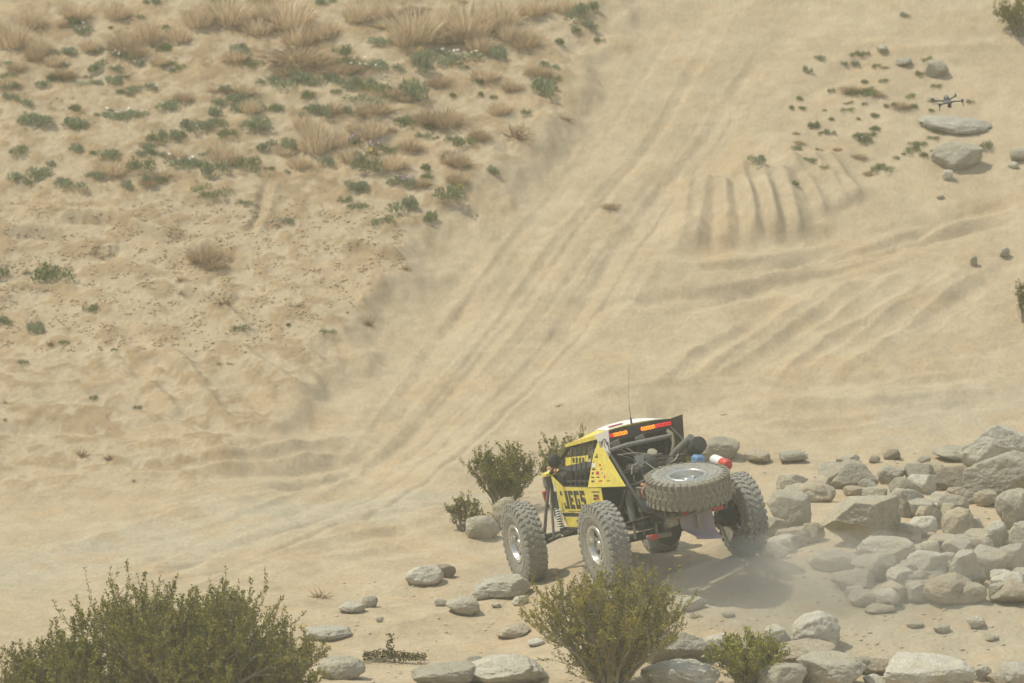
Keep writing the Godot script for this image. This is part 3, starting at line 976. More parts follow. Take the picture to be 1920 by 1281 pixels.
func build_plants() -> void:
	for a in [["straw", 0.95], ["leaf", 0.8], ["petal", 0.8], ["twig", 0.95]]:
		var m := mat(a[0], Color(1, 1, 1), a[1], 0.0, true)
		m.specular_mode = BaseMaterial3D.SPECULAR_DISABLED
	M.straw.backlight_enabled = true
	M.straw.backlight = Color(0.65, 0.65, 0.65)
	M.leaf.backlight_enabled = true
	M.leaf.backlight = Color(0.45, 0.45, 0.45)
	M.petal.backlight_enabled = true
	M.petal.backlight = Color(0.4, 0.4, 0.4)
	var straw := []
	var brown := []
	var grey := []
	var green := []
	var white := []
	var yellow := []
	var purple := []
	var twigs := []
	for k in 5:
		straw.append([["grass_blades", tuft_mesh(300 + k, 420, 0.4, Color(0.72, 0.60, 0.42))]])
		brown.append([["grass_blades", tuft_mesh(330 + k, 380, 0.7, Color(0.55, 0.435, 0.28))]])
		grey.append([["leaves", mat_mesh(360 + k, 420, 0.55, Color(0.33, 0.365, 0.25), 0.085)]])
		green.append([["leaves", mat_mesh(390 + k, 520, 0.5, Color(0.22, 0.255, 0.12), 0.06)]])
		white.append([["leaves", mat_mesh(420 + k, 380, 0.5, Color(0.33, 0.365, 0.25), 0.08)], ["flowers", flower_mesh(430 + k, 8, 0.05, Color(0.72, 0.72, 0.66), 0.24)]])
		yellow.append([["leaves", mat_mesh(450 + k, 380, 0.7, Color(0.28, 0.31, 0.19), 0.085)], ["flowers", flower_mesh(460 + k, 4, 0.05, Color(0.70, 0.48, 0.03), 0.36)]])
		purple.append([["leaves", mat_mesh(480 + k, 300, 0.7, Color(0.26, 0.265, 0.16), 0.08)], ["flowers", flower_mesh(490 + k, 6, 0.07, Color(0.42, 0.30, 0.48), 0.34)]])
		twigs.append([["twigs", twig_mesh(500 + k, 46, Color(0.28, 0.19, 0.11))]])
	proto = {
		"straw": ["dry_grass_tuft", "straw coloured dry grass tuft", "grass tuft", straw, 0.85, false, "tall dry grass tufts on the hillside"],
		"brown": ["withered_grass_clump", "brownish withered grass clump", "grass clump", brown, 0.8, false, "withered grass clumps on the hillside"],
		"grey": ["grey_leaved_plant", "grey-green plant without flowers", "plant", grey, 0.42, true, "grey-green plants on the hillside"],
		"green": ["green_mat_plant", "dark green mat plant", "plant", green, 0.4, true, "dark green mat plants on the hillside"],
		"white": ["white_flowering_plant", "plant bearing white flowers", "plant", white, 0.42, true, "white flowering plants on the hillside"],
		"yellow": ["yellow_flowering_plant", "plant bearing yellow flowers", "plant", yellow, 0.5, true, "yellow flowering plants on the hillside"],
		"purple": ["purple_flowering_plant", "plant bearing pale purple flowers", "plant", purple, 0.5, true, "purple flowering plants on the hillside"],
		"twigs": ["dead_twig_clump", "clump of bare brown twigs", "twigs", twigs, 0.5, false, "bare twig clumps on the sand"],
	}
	for q in [[27, 60, 62, 62], [278, 52, 50, 62], [370, 25, 54, 54], [430, 12, 96, 66], [537, 22, 112, 66], [74, 78, 44, 52], [420, 280, 56, 58], [594, 256, 62, 66], [208, 312, 62, 30], [470, 195, 40, 34], [782, 38, 112, 80], [876, 32, 100, 82], [936, 20, 70, 72], [670, 18, 52, 48], [590, 240, 50, 60], [694, 235, 62, 46], [936, 198, 42, 34], [909, 136, 56, 30], [330, 285, 40, 30], [0, 50, 40, 60], [140, 15, 60, 40], [220, 15, 50, 40], [480, 45, 60, 40], [640, 255, 44, 44], [730, 300, 60, 34], [660, 285, 50, 40], [850, 290, 50, 30], [570, 225, 40, 40], [610, 50, 60, 44], [720, 15, 50, 40], [1000, 8, 60, 40], [820, 60, 60, 40], [440, 100, 50, 26], [300, 110, 40, 24], [105, 110, 40, 30], [15, 150, 40, 26], [170, 80, 40, 30], [560, 300, 44, 30], [1060, 6, 40, 34], [900, 75, 60, 44], [560, 60, 70, 50], [500, 15, 60, 50], [335, 60, 44, 40], [755, 62, 50, 50], [955, 55, 44, 44], [60, 30, 50, 44]]:
		plant("straw", q[0], q[1], q[2], q[3])
	for q in [[232, 76, 54, 46], [557, 98, 106, 34], [832, 216, 62, 46], [822, 148, 36, 36], [986, 72, 52, 36], [899, 248, 30, 28], [859, 333, 36, 24], [640, 125, 60, 24], [740, 170, 40, 30], [620, 200, 40, 26], [770, 270, 40, 26], [700, 200, 60, 28], [385, 470, 60, 40], [400, 490, 40, 26], [300, 325, 44, 14], [800, 215, 40, 36], [1010, 130, 40, 26], [960, 160, 34, 22], [450, 165, 60, 20], [540, 130, 50, 24], [860, 300, 40, 24], [790, 340, 30, 20], [250, 90, 40, 34], [600, 110, 50, 30], [1690, 195, 34, 14], [1600, 165, 40, 14], [1145, 384, 30, 8], [860, 60, 60, 40], [65, 100, 30, 30]]:
		plant("brown", q[0], q[1], q[2], q[3])
	for q in [[67, 225, 57, 25], [148, 230, 52, 22], [309, 195, 46, 20], [354, 232, 46, 28], [399, 230, 42, 22], [406, 208, 28, 26], [473, 228, 60, 34], [443, 182, 54, 20], [550, 150, 62, 26], [610, 146, 34, 20], [600, 204, 48, 24], [145, 276, 32, 18], [201, 287, 42, 20], [60, 327, 72, 24], [134, 341, 56, 20], [403, 312, 44, 40], [43, 190, 36, 15], [183, 121, 40, 22], [453, 94, 46, 22], [718, 77, 50, 14], [788, 108, 40, 60], [771, 161, 58, 56], [678, 148, 42, 20], [660, 204, 30, 18], [936, 97, 40, 34], [1016, 158, 56, 40], [1080, 20, 40, 36], [1107, 44, 30, 22], [758, 382, 46, 38], [755, 342, 50, 18], [926, 319, 26, 18], [674, 346, 50, 18], [610, 300, 30, 22], [265, 212, 40, 14], [120, 95, 40, 14], [90, 150, 46, 12], [168, 154, 44, 9], [244, 164, 36, 10], [500, 270, 36, 22], [545, 268, 34, 26], [1656, 91, 18, 15], [1424, 297, 36, 17], [1515, 129, 18, 16], [1698, 27, 20, 10], [1535, 106, 22, 12], [70, 612, 38, 28], [240, 215, 40, 12], [20, 178, 30, 10], [505, 150, 40, 16], [580, 200, 34, 18], [420, 165, 30, 16], [645, 150, 40, 14], [725, 120, 50, 16], [1030, 120, 34, 14], [840, 115, 40, 12], [1105, 10, 30, 24]]:
		plant("grey", q[0], q[1], q[2], q[3])
	for q in [[292, 255, 34, 28], [262, 304, 48, 34], [304, 336, 28, 13], [393, 355, 72, 18], [458, 379, 28, 12], [466, 302, 42, 40], [580, 175, 28, 26], [645, 372, 30, 14], [668, 384, 40, 16], [719, 412, 44, 17], [1080, 54, 28, 13], [1048, 76, 26, 18], [1125, 74, 22, 12], [849, 176, 18, 12], [902, 174, 16, 13], [926, 181, 15, 11], [986, 208, 18, 15], [758, 225, 58, 18], [805, 235, 28, 17], [791, 252, 28, 13], [869, 262, 38, 26], [818, 258, 14, 9], [738, 278, 38, 15], [845, 289, 32, 20], [798, 312, 28, 22], [802, 330, 26, 16], [808, 403, 28, 34], [104, 510, 80, 42], [3, 508, 34, 34], [8, 600, 32, 24], [50, 511, 14, 9], [169, 575, 32, 22], [121, 641, 20, 9], [450, 615, 32, 13], [614, 620, 30, 12], [540, 608, 14, 10], [174, 744, 18, 13], [258, 763, 16, 11], [44, 678, 22, 9], [1525, 233, 20, 10], [1582, 117, 14, 10], [1615, 170, 54, 18], [1558, 168, 14, 13], [1615, 255, 52, 18], [1713, 278, 28, 18], [1712, 267, 22, 9], [1750, 258, 22, 9], [1847, 270, 26, 24], [1656, 315, 44, 16], [1491, 342, 20, 12], [1500, 183, 20, 9], [1484, 200, 14, 12], [1640, 240, 30, 12], [1820, 190, 16, 8], [640, 90, 40, 26], [700, 160, 60, 20], [620, 60, 30, 16], [520, 200, 30, 20], [690, 180, 80, 14], [570, 215, 30, 14], [320, 118, 30, 12], [340, 125, 26, 9], [480, 118, 40, 12], [655, 110, 40, 22], [850, 260, 30, 16], [1040, 145, 24, 14], [215, 655, 14, 6], [340, 255, 22, 10], [1655, 150, 20, 8], [1740, 110, 22, 8], [900, 150, 22, 14], [1590, 205, 24, 8], [1560, 222, 18, 7]]:
		plant("green", q[0], q[1], q[2], q[3])
	for q in [[221, 213, 52, 20], [231, 102, 46, 20], [216, 128, 26, 16], [161, 54, 38, 22], [282, 160, 32, 16], [336, 302, 58, 22], [862, 104, 72, 18], [684, 119, 58, 16], [117, 118, 24, 14], [180, 92, 26, 14], [262, 118, 24, 12], [320, 130, 16, 10], [130, 96, 24, 14], [13, 118, 26, 10], [70, 232, 24, 12], [132, 226, 26, 14]]:
		plant("white", q[0], q[1], q[2], q[3])
	for q in [[688, 302, 52, 44], [839, 358, 58, 36], [790, 108, 30, 34], [775, 165, 30, 30], [545, 132, 24, 14]]:
		plant("yellow", q[0], q[1], q[2], q[3])
	for q in [[672, 264, 40, 22], [704, 273, 36, 20], [759, 338, 40, 22], [450, 85, 24, 14], [1628, 262, 30, 14]]:
		plant("purple", q[0], q[1], q[2], q[3])
	for q in [[970, 242, 66, 42], [155, 846, 40, 26], [1063, 218, 44, 14], [420, 560, 50, 24], [600, 1112, 56, 24], [85, 540, 40, 12], [410, 680, 18, 9], [8, 752, 16, 10], [9, 785, 12, 12], [190, 478, 26, 14], [430, 680, 18, 8], [205, 855, 40, 14], [1358, 776, 16, 6], [1050, 758, 20, 8], [250, 900, 14, 8], [95, 640, 30, 18], [520, 420, 24, 10], [340, 520, 30, 18], [560, 570, 30, 12], [690, 600, 40, 24], [760, 500, 26, 16], [1305, 1150, 30, 26]]:
		plant("twigs", q[0], q[1], q[2], q[3])
	# more of the same cover, thickest high on the slope
	var er := RandomNumberGenerator.new()
	er.seed = 640
	var made := 0
	while made < 110:
		var q := _slope_spot(er)
		if q == Vector2.INF: continue
		made += 1
		var w := er.randf_range(14, 40)
		plant(["grey", "green", "grey", "brown", "green", "straw"][er.randi() % 6], q.x, q.y, w, w * er.randf_range(0.35, 0.6))
	made = 0
	while made < 46:
		var u := er.randf_range(1490, 1760)
		var v := er.randf_range(95, 345)
		if v < 250 - (u - 1450) * 1.3 or absf(v - 215) > 130 - absf(u - 1610) * 0.4: continue
		made += 1
		var w := er.randf_range(9, 24)
		plant(["grey", "green", "green", "brown"][er.randi() % 4], u, v, w, w * er.randf_range(0.35, 0.6))

	# what nobody could count: short dry stalks over the vegetated slope, clods and crumbs of earth
	var sg := RandomNumberGenerator.new()
	sg.seed = 4242
	scatter("sparse_dry_stalks", tuft_mesh(600, 14, 1.6, Color(0.54, 0.40, 0.22)), 2600, sg, func(r): return _slope_spot(r), 0.05, 0.16, "thin dry grass stalks scattered over the vegetated slope", "dry stalks")
	scatter("earth_crumbs", rock_mesh(901, Vector3(1, 0.7, 1), 0.8, Color(0.41, 0.315, 0.205), 1, 0.0, 0.0, [], "crumb"), 6000, sg, func(r): return _earth_spot(r), 0.006, 0.05, "brown crumbs of dry earth on the left flank of the gully", "earth crumbs")
	scatter("fine_gravel", rock_mesh(902, Vector3(1, 0.6, 1), 0.9, Color(0.40, 0.36, 0.28), 1, 0.0, 0.0, [], "crumb"), 1500, sg, func(r): return _gravel_spot(r), 0.012, 0.06, "fine gravel strewn around the rock field and the roadside", "gravel")
	scatter("seedling_leaves", mat_mesh(700, 26, 0.6, Color(0.16, 0.18, 0.10), 0.16), 420, sg, func(r): return _slope_spot(r), 0.04, 0.11, "tiny green seedlings dotted over the vegetated slope", "seedlings")

func _slope_spot(r: RandomNumberGenerator) -> Vector2:
	var u := r.randf_range(-20, 1130)
	var v := r.randf_range(-30, 420)
	if v > 440 - u * 0.05 - maxf(0.0, (u - 600.0)) * 0.75: return Vector2.INF
	if noise_b.get_noise_2d(u * 0.012, v * 0.02) < r.randf_range(-0.35, 0.25) + v * 0.0006: return Vector2.INF
	return Vector2(u, v)

func _earth_spot(r: RandomNumberGenerator) -> Vector2:
	var u := r.randf_range(-20, 760)
	var v := r.randf_range(380, 660)
	if u > 1330 - v * 1.15: return Vector2.INF
	if noise_b.get_noise_2d(u * 0.02 + 30.0, v * 0.03) < r.randf_range(-0.1, 0.3): return Vector2.INF
	return Vector2(u, v)

func _gravel_spot(r: RandomNumberGenerator) -> Vector2:
	if r.randf() < 0.55: return Vector2(r.randf_range(1430, 1930), r.randf_range(845, 1130))
	return Vector2(r.randf_range(600, 1930), r.randf_range(1090, 1285))

func scatter(called: String, me: Mesh, count: int, r: RandomNumberGenerator, spot: Callable, lo: float, hi: float, label: String, category: String) -> void:
	var list := []
	var tries := 0
	while list.size() < count and tries < count * 6:
		tries += 1
		var q: Vector2 = spot.call(r)
		if q == Vector2.INF: continue
		var g := hit(q.x, q.y)
		var s := lerpf(lo, hi, pow(r.randf(), 2.5))
		list.append(Transform3D(Basis(Vector3.UP, r.randf() * TAU) * Basis.from_scale(Vector3.ONE * s), g + Vector3.UP * s * 0.05))
	var mm := MultiMesh.new()
	mm.transform_format = MultiMesh.TRANSFORM_3D
	mm.mesh = me
	mm.instance_count = list.size()
	for i in list.size(): mm.set_instance_transform(i, list[i])
	var o := MultiMeshInstance3D.new()
	o.name = called
	o.multimesh = mm
	add_child(o)
	tag(o, label, category, "", "stuff")

# creosote-like bush: stems from one foot, forking twigs, small leaves along the outer twigs
func bush(called: String, foot: Vector3, width: float, height: float, stems: int, leaves: int, lsize: float, tone: Color, seed_: int, label: String, upright := 0.6, low := 2) -> void:
	var r := RandomNumberGenerator.new()
	r.seed = seed_
	var o := thing(called, label, "bush", foot)
	var tips := []
	for k in stems:
		var mb := MB.new()
		var k2 := r.randf_range(0.8, 1.2)
		mb.col = Color(0.24 * k2, 0.215 * k2, 0.165 * k2)
		var a := TAU * (k + r.randf_range(-0.35, 0.35)) / stems
		var out := pow(r.randf_range(0.15, 1.0), 0.6)
		var tip := Vector3(cos(a) * width * 0.46 * out , height * sqrt(maxf(0.05, 1.0 - out * out * (1.0 - upright * 0.5))) * r.randf_range(0.72, 1.0), sin(a) * width * 0.36 * out)
		var p0 := Vector3(cos(a), 0, sin(a)) * 0.06 + Vector3(0, -0.08, 0)
		var pts := []
		var rad := []
		for s in 7:
			var t := s / 6.0
			var p := p0.lerp(tip, t) + Vector3(0, height * 0.12 * sin(t * PI), 0) + rdir(r) * 0.035 * t * height
			pts.append(p)
			rad.append(lerpf(0.022, 0.005, t) * clampf(height, 0.5, 1.3))
		mb.tube(pts, rad, 5)
		for s in range(1, 7):
			for b in r.randi_range(2, 3):
				var p: Vector3 = pts[s]
				var d := ((tip - p0).normalized() * 0.7 + rdir(r) + Vector3.UP * 0.55).normalized()
				var l := height * r.randf_range(0.16, 0.34)
				var tw := [p]
				for e in 3:
					d = (d + rdir(r) * 0.28 + Vector3.UP * 0.12).normalized()
					tw.append(tw[-1] + d * l / 3.0)
				mb.tube(tw, [0.006, 0.005, 0.004, 0.002], 3, false)
				if s >= low:
					tips.append(tw)
				for e in range(1, 4):
					if r.randf() < 0.75:
						var d2 := (d + rdir(r) * 0.9 + Vector3.UP * 0.3).normalized()
						var tw2 := [tw[e], tw[e] + d2 * l * 0.2, tw[e] + (d2 + Vector3.UP * 0.2) * l * 0.42]
						mb.tube(tw2, [0.004, 0.003, 0.0015], 3, false)
						if s >= low: tips.append(tw2)
		part("stem", mb, M.bark, o)
	var lf := MB.new()
	var clump := []
	for t in tips: clump.append(r.randf_range(0.35, 1.6) * r.randf_range(0.5, 1.0))
	var sum := 0.0
	for c in clump: sum += c
	for ti in tips.size():
		var tw: Array = tips[ti]
		var k3 := r.randf_range(0.72, 1.25)
		var warm := r.randf_range(0.0, 0.25)
		for q in int(leaves * clump[ti] / sum):
			var t := pow(r.randf(), 0.65) * (tw.size() - 1) * 0.999
			var i := int(t)
			var p: Vector3 = tw[i].lerp(tw[i + 1], t - i)
			var along: Vector3 = (tw[i + 1] - tw[i]).normalized()
			var k2 := k3 * r.randf_range(0.7, 1.3)
			lf.col = Color(tone.r * k2 * (1.0 + warm), tone.g * k2, tone.b * k2)
			var d := (along * 0.6 + rdir(r) * 0.9 + Vector3.UP * 0.2).normalized()
			leaf(lf, p + rdir(r) * 0.018, d, d.cross(rdir(r)).normalized(), lsize * r.randf_range(0.7, 1.35), lsize * 0.33)
	part("foliage", lf, M.bush_leaf, o)

func build_bushes() -> void:
	mat("bark", Color(1, 1, 1), 0.9, 0.0, true)
	var m := mat("bush_leaf", Color(1, 1, 1), 0.7, 0.0, true)
	m.metallic_specular = 0.3
	m.backlight_enabled = true
	m.backlight = Color(0.5, 0.5, 0.42)
	var olive := Color(0.178, 0.188, 0.036)
	var bright := Color(0.235, 0.228, 0.045)
	# the feet of the front bushes lie just below the frame, on the ground that runs on towards the camera
	var a := hit(330, 1385)
	bush("creosote_bush", a, 2.9, 1.60, 64, 120000, 0.029, olive, 71, "big olive green desert bush with dense rounded crown", 0.5, 1)
	a = hit(105, 1375)
	bush("creosote_bush", a, 1.5, 1.0, 26, 30000, 0.028, olive, 72, "low olive bush leaning against the biggest bush", 0.5)
	a = hit(500, 1375)
	bush("creosote_bush", a, 1.4, 1.08, 26, 30000, 0.028, bright.lerp(olive, 0.5), 73, "yellowish green bush at the side of the biggest bush, by the pale slab", 0.5, 1)
	a = hit(1145, 1300)
	bush("creosote_bush", a, 1.85, 1.28, 38, 46000, 0.026, bright, 74, "sparse yellow-green bush with bare grey stems showing, below the buggy's wheel", 0.6, 1)
	a = hit(1405, 1292)
	bush("green_shrub", a, 1.0, 0.55, 34, 13000, 0.03, Color(0.25, 0.275, 0.05), 75, "low bright green shrub between the roadside rocks", 0.8)
	a = hit(945, 975)
	bush("creosote_bush", a + Vector3(0.0, 0, -0.4), 1.0, 0.85, 16, 13000, 0.03, olive, 76, "olive bush growing behind the buggy's front tyre", 1.0)
	a = hit(870, 995)
	bush("creosote_bush", a, 0.55, 0.45, 9, 1800, 0.032, olive, 77, "small olive bush beside the squat grey rock", 0.5)
	a = hit(1035, 965)
	bush("creosote_bush", a + Vector3(0.25, 0, -0.9), 0.8, 0.85, 12, 7000, 0.03, olive, 78, "tall olive bush rising behind the buggy's hood and roof", 0.9)
	a = hit(1912, 66)
	bush("creosote_bush", a, 0.75, 0.62, 12, 3000, 0.04, olive, 79, "dark olive bush high on the upper slope", 0.7)
	a = hit(1925, 605)
	bush("flowering_shrub", a, 0.35, 0.55, 8, 1200, 0.036, Color(0.17, 0.15, 0.05), 80, "yellowish shrub at the edge of the turning tracks", 0.8)
	# fallen branch with leaves by the slab
	a = hit(720, 1240)
	var o := thing("fallen_branch", "fallen branch with withered olive leaves on the sand", "branch", a)
	var mb := MB.new()
	mb.col = Color(0.30, 0.26, 0.19)
	mb.tube([Vector3(-0.28, 0.02, 0.25), Vector3(-0.1, 0.04, 0.1), Vector3(0.15, 0.05, 0.0), Vector3(0.45, 0.03, -0.05)], [0.006, 0.012, 0.012, 0.005], 5)
	part("stem", mb, M.bark, o)
	var lf := MB.new()
	for q in 1100:
		var t := rng.randf()
		var p := Vector3(lerpf(-0.25, 0.5, t), 0.02 + 0.12 * rng.randf() * (1.0 - absf(t - 0.35)), rng.randfn() * 0.06)
		if rng.randf() < 0.12: p = Vector3(0.08 + rng.randfn() * 0.025, rng.randf_range(0.05, 0.34), 0.0)
		var k2 := rng.randf_range(0.7, 1.3)
		lf.col = Color(0.13 * k2, 0.11 * k2, 0.045 * k2)
		var d := rdir(rng)
		leaf(lf, p, d, d.cross(rdir(rng)).normalized(), 0.035, 0.011)
	part("foliage", lf, M.bush_leaf, o)

# ------------------------------------------------------------------ the buggy
const TYRE := 0.54
var buggy_xf: Transform3D
var wheel_parts := []

# X to the right, Y above the axles, B behind the rear axle -> the buggy's own axes, whose origin is on the ground amidships
func V(x: float, y: float, b: float) -> Vector3:
	return Vector3(x, y + TYRE, b + 1.36)

func place_buggy() -> Array:
	var d := ray(1200, 960)
	var right := d.cross(Vector3.UP).normalized()
	var view := Basis(right, right.cross(d), -d)
	var f := Vector3(-0.39, 0.0, -0.921).normalized()
	var r := Vector3(0.902, 0.2, -0.382).normalized()
	var b := view * Basis(r, r.cross(f), -f)
	b = b.orthonormalized()
	var anchor := CAM + ray(1116, 1024) * (60.0 / ray(1116, 1024).dot(-cam_basis.z))
	buggy_xf = Transform3D(b, anchor - b * V(-1.08, 0, 0))
	var c := []
	for w in [[-0.92, 0.0], [0.92, 0.0], [-0.92, -2.73], [0.92, -2.73]]:
		c.append(buggy_xf * V(w[0], 0, w[1]) + Vector3.DOWN * TYRE * 0.99)
	return c

func wheel_meshes() -> void:
	var up := Transform3D()
	var ty := MB.new()
	ty.lathe([Vector2(0.235, -0.13), Vector2(0.27, -0.158), Vector2(0.34, -0.178), Vector2(0.42, -0.182), Vector2(0.475, -0.172), Vector2(0.508, -0.15), Vector2(0.516, -0.08), Vector2(0.518, 0.0), Vector2(0.516, 0.08), Vector2(0.508, 0.15), Vector2(0.475, 0.172), Vector2(0.42, 0.182), Vector2(0.34, 0.178), Vector2(0.27, 0.158), Vector2(0.235, 0.13)], 60, up)
	for s in [-1.0, 1.0]:
		ty.lathe([Vector2(0.385, s * 0.181), Vector2(0.375, s * 0.187), Vector2(0.365, s * 0.181)] if s < 0 else [Vector2(0.365, 0.181), Vector2(0.375, 0.187), Vector2(0.385, 0.181)], 60, up)
	var tr := MB.new()
	var steps := 36
	for k in steps:
		for s in [-1.0, 1.0]:
			var a: float = TAU * (k + (0.25 if s > 0 else -0.25)) / steps
			var rot := Basis(Vector3.UP, a)
			# shoulder lug, reaching down the sidewall on every other step
			tr.box(Vector3(0.04, 0.075, 0.058), Transform3D(rot * Basis(Vector3(0, 0, 1), s * -0.25), rot * Vector3(0.508, s * 0.136, 0)), 0.008)
			tr.box(Vector3(0.075 if k % 2 else 0.045, 0.012, 0.050), Transform3D(rot * Basis(Vector3(0, 0, 1), s * -0.28), rot * Vector3(0.478, s * 0.176, 0)), 0.004)
			# centre blocks, slanted
			var a2: float = TAU * (k + (0.5 if s > 0 else 0.0)) / steps
			var rot2 := Basis(Vector3.UP, a2)
			tr.box(Vector3(0.034, 0.078, 0.050), Transform3D(rot2 * Basis(Vector3(1, 0, 0), s * 0.5), rot2 * Vector3(0.517, s * 0.048, 0)), 0.007)
	var rim := MB.new()
	rim.lathe([Vector2(0.225, -0.13), Vector2(0.236, -0.132), Vector2(0.236, 0.13), Vector2(0.215, 0.125), Vector2(0.200, 0.07), Vector2(0.198, -0.12), Vector2(0.215, -0.13)], 40, up)
	for k in 8:
		var rot := Basis(Vector3.UP, TAU * k / 8.0)
		rim.box(Vector3(0.135, 0.03, 0.058), Transform3D(rot * Basis(Vector3(0, 0, 1), 0.22), rot * Vector3(0.142, 0.055, 0)), 0.008)
	rim.lathe([Vector2(0.088, 0.0), Vector2(0.090, 0.065), Vector2(0.078, 0.078), Vector2(0.055, 0.08), Vector2(0.052, 0.115), Vector2(0.040, 0.122), Vector2(0.0, 0.122)], 24, up)
	var back := MB.new()
	back.lathe([Vector2(0.197, 0.005), Vector2(0.16, 0.012), Vector2(0.0, 0.012)], 28, up)
	var ring := MB.new()
	ring.lathe([Vector2(0.258, 0.142), Vector2(0.260, 0.158), Vector2(0.252, 0.166), Vector2(0.222, 0.166), Vector2(0.214, 0.158), Vector2(0.212, 0.126)], 40, up)
	var bolts := MB.new()
	for k in 24:
		var rot := Basis(Vector3.UP, TAU * (k + 0.5) / 24.0)
		bolts.lathe([Vector2(0.0095, 0.166), Vector2(0.0095, 0.174), Vector2(0.006, 0.178), Vector2(0.0, 0.178)], 6, Transform3D(Basis(), rot * Vector3(0.237, 0, 0)), false)
	for k in 8:
		var rot := Basis(Vector3.UP, TAU * (k + 0.5) / 8.0)
		bolts.lathe([Vector2(0.010, 0.078), Vector2(0.010, 0.10), Vector2(0.0, 0.103)], 6, Transform3D(Basis(), rot * Vector3(0.067, 0, 0)), false)
	wheel_parts = [["tyre", ty.mesh(M.rubber)], ["tread_lugs", tr.mesh(M.rubber)], ["rim", rim.mesh(M.alloy)], ["brake_disc", back.mesh(M.dusty_black)], ["beadlock_ring", ring.mesh(M.alloy)], ["bolts", bolts.mesh(M.bright_steel)]]

func wheel(parent: Node3D, called: String, at: Vector3, b: Basis) -> Node3D:
	var w := Node3D.new()
	w.name = called
	parent.add_child(w, true)
	w.transform = Transform3D(b * Basis.from_scale(Vector3(1, 0.98 if called == "spare_wheel" else 0.78, 1)), at)
	for p in wheel_parts:
		var o := part_mesh(p[0], p[1], w)
		if p[0] in ["tread_lugs", "bolts"]: o.set_meta("kind", "stuff")
	return w

func panel(parent: Node, called: String, m: Material, poly: Array, off: Vector3) -> MeshInstance3D:
	var mb := MB.new()
	mb.prism(poly, off)
	return part(called, mb, m, parent)

func S(y: float, b: float, s := -1.0) -> Vector3:       # a point of the body side
	return V(s * (0.62 - 0.2 * maxf(0.0, y - 0.66)), y, b)

func coil(at0: Vector3, at1: Vector3, r: float, turns: int, thick: float) -> Array:
	var pts := []
	var d := (at1 - at0).normalized()
	var u := d.cross(Vector3(0, 0, 1)).normalized()
	var w := d.cross(u)
	for i in turns * 10 + 1:
		var a := TAU * i / 10.0
		pts.append(at0.lerp(at1, float(i) / (turns * 10)) + (u * cos(a) + w * sin(a)) * r)
	return pts

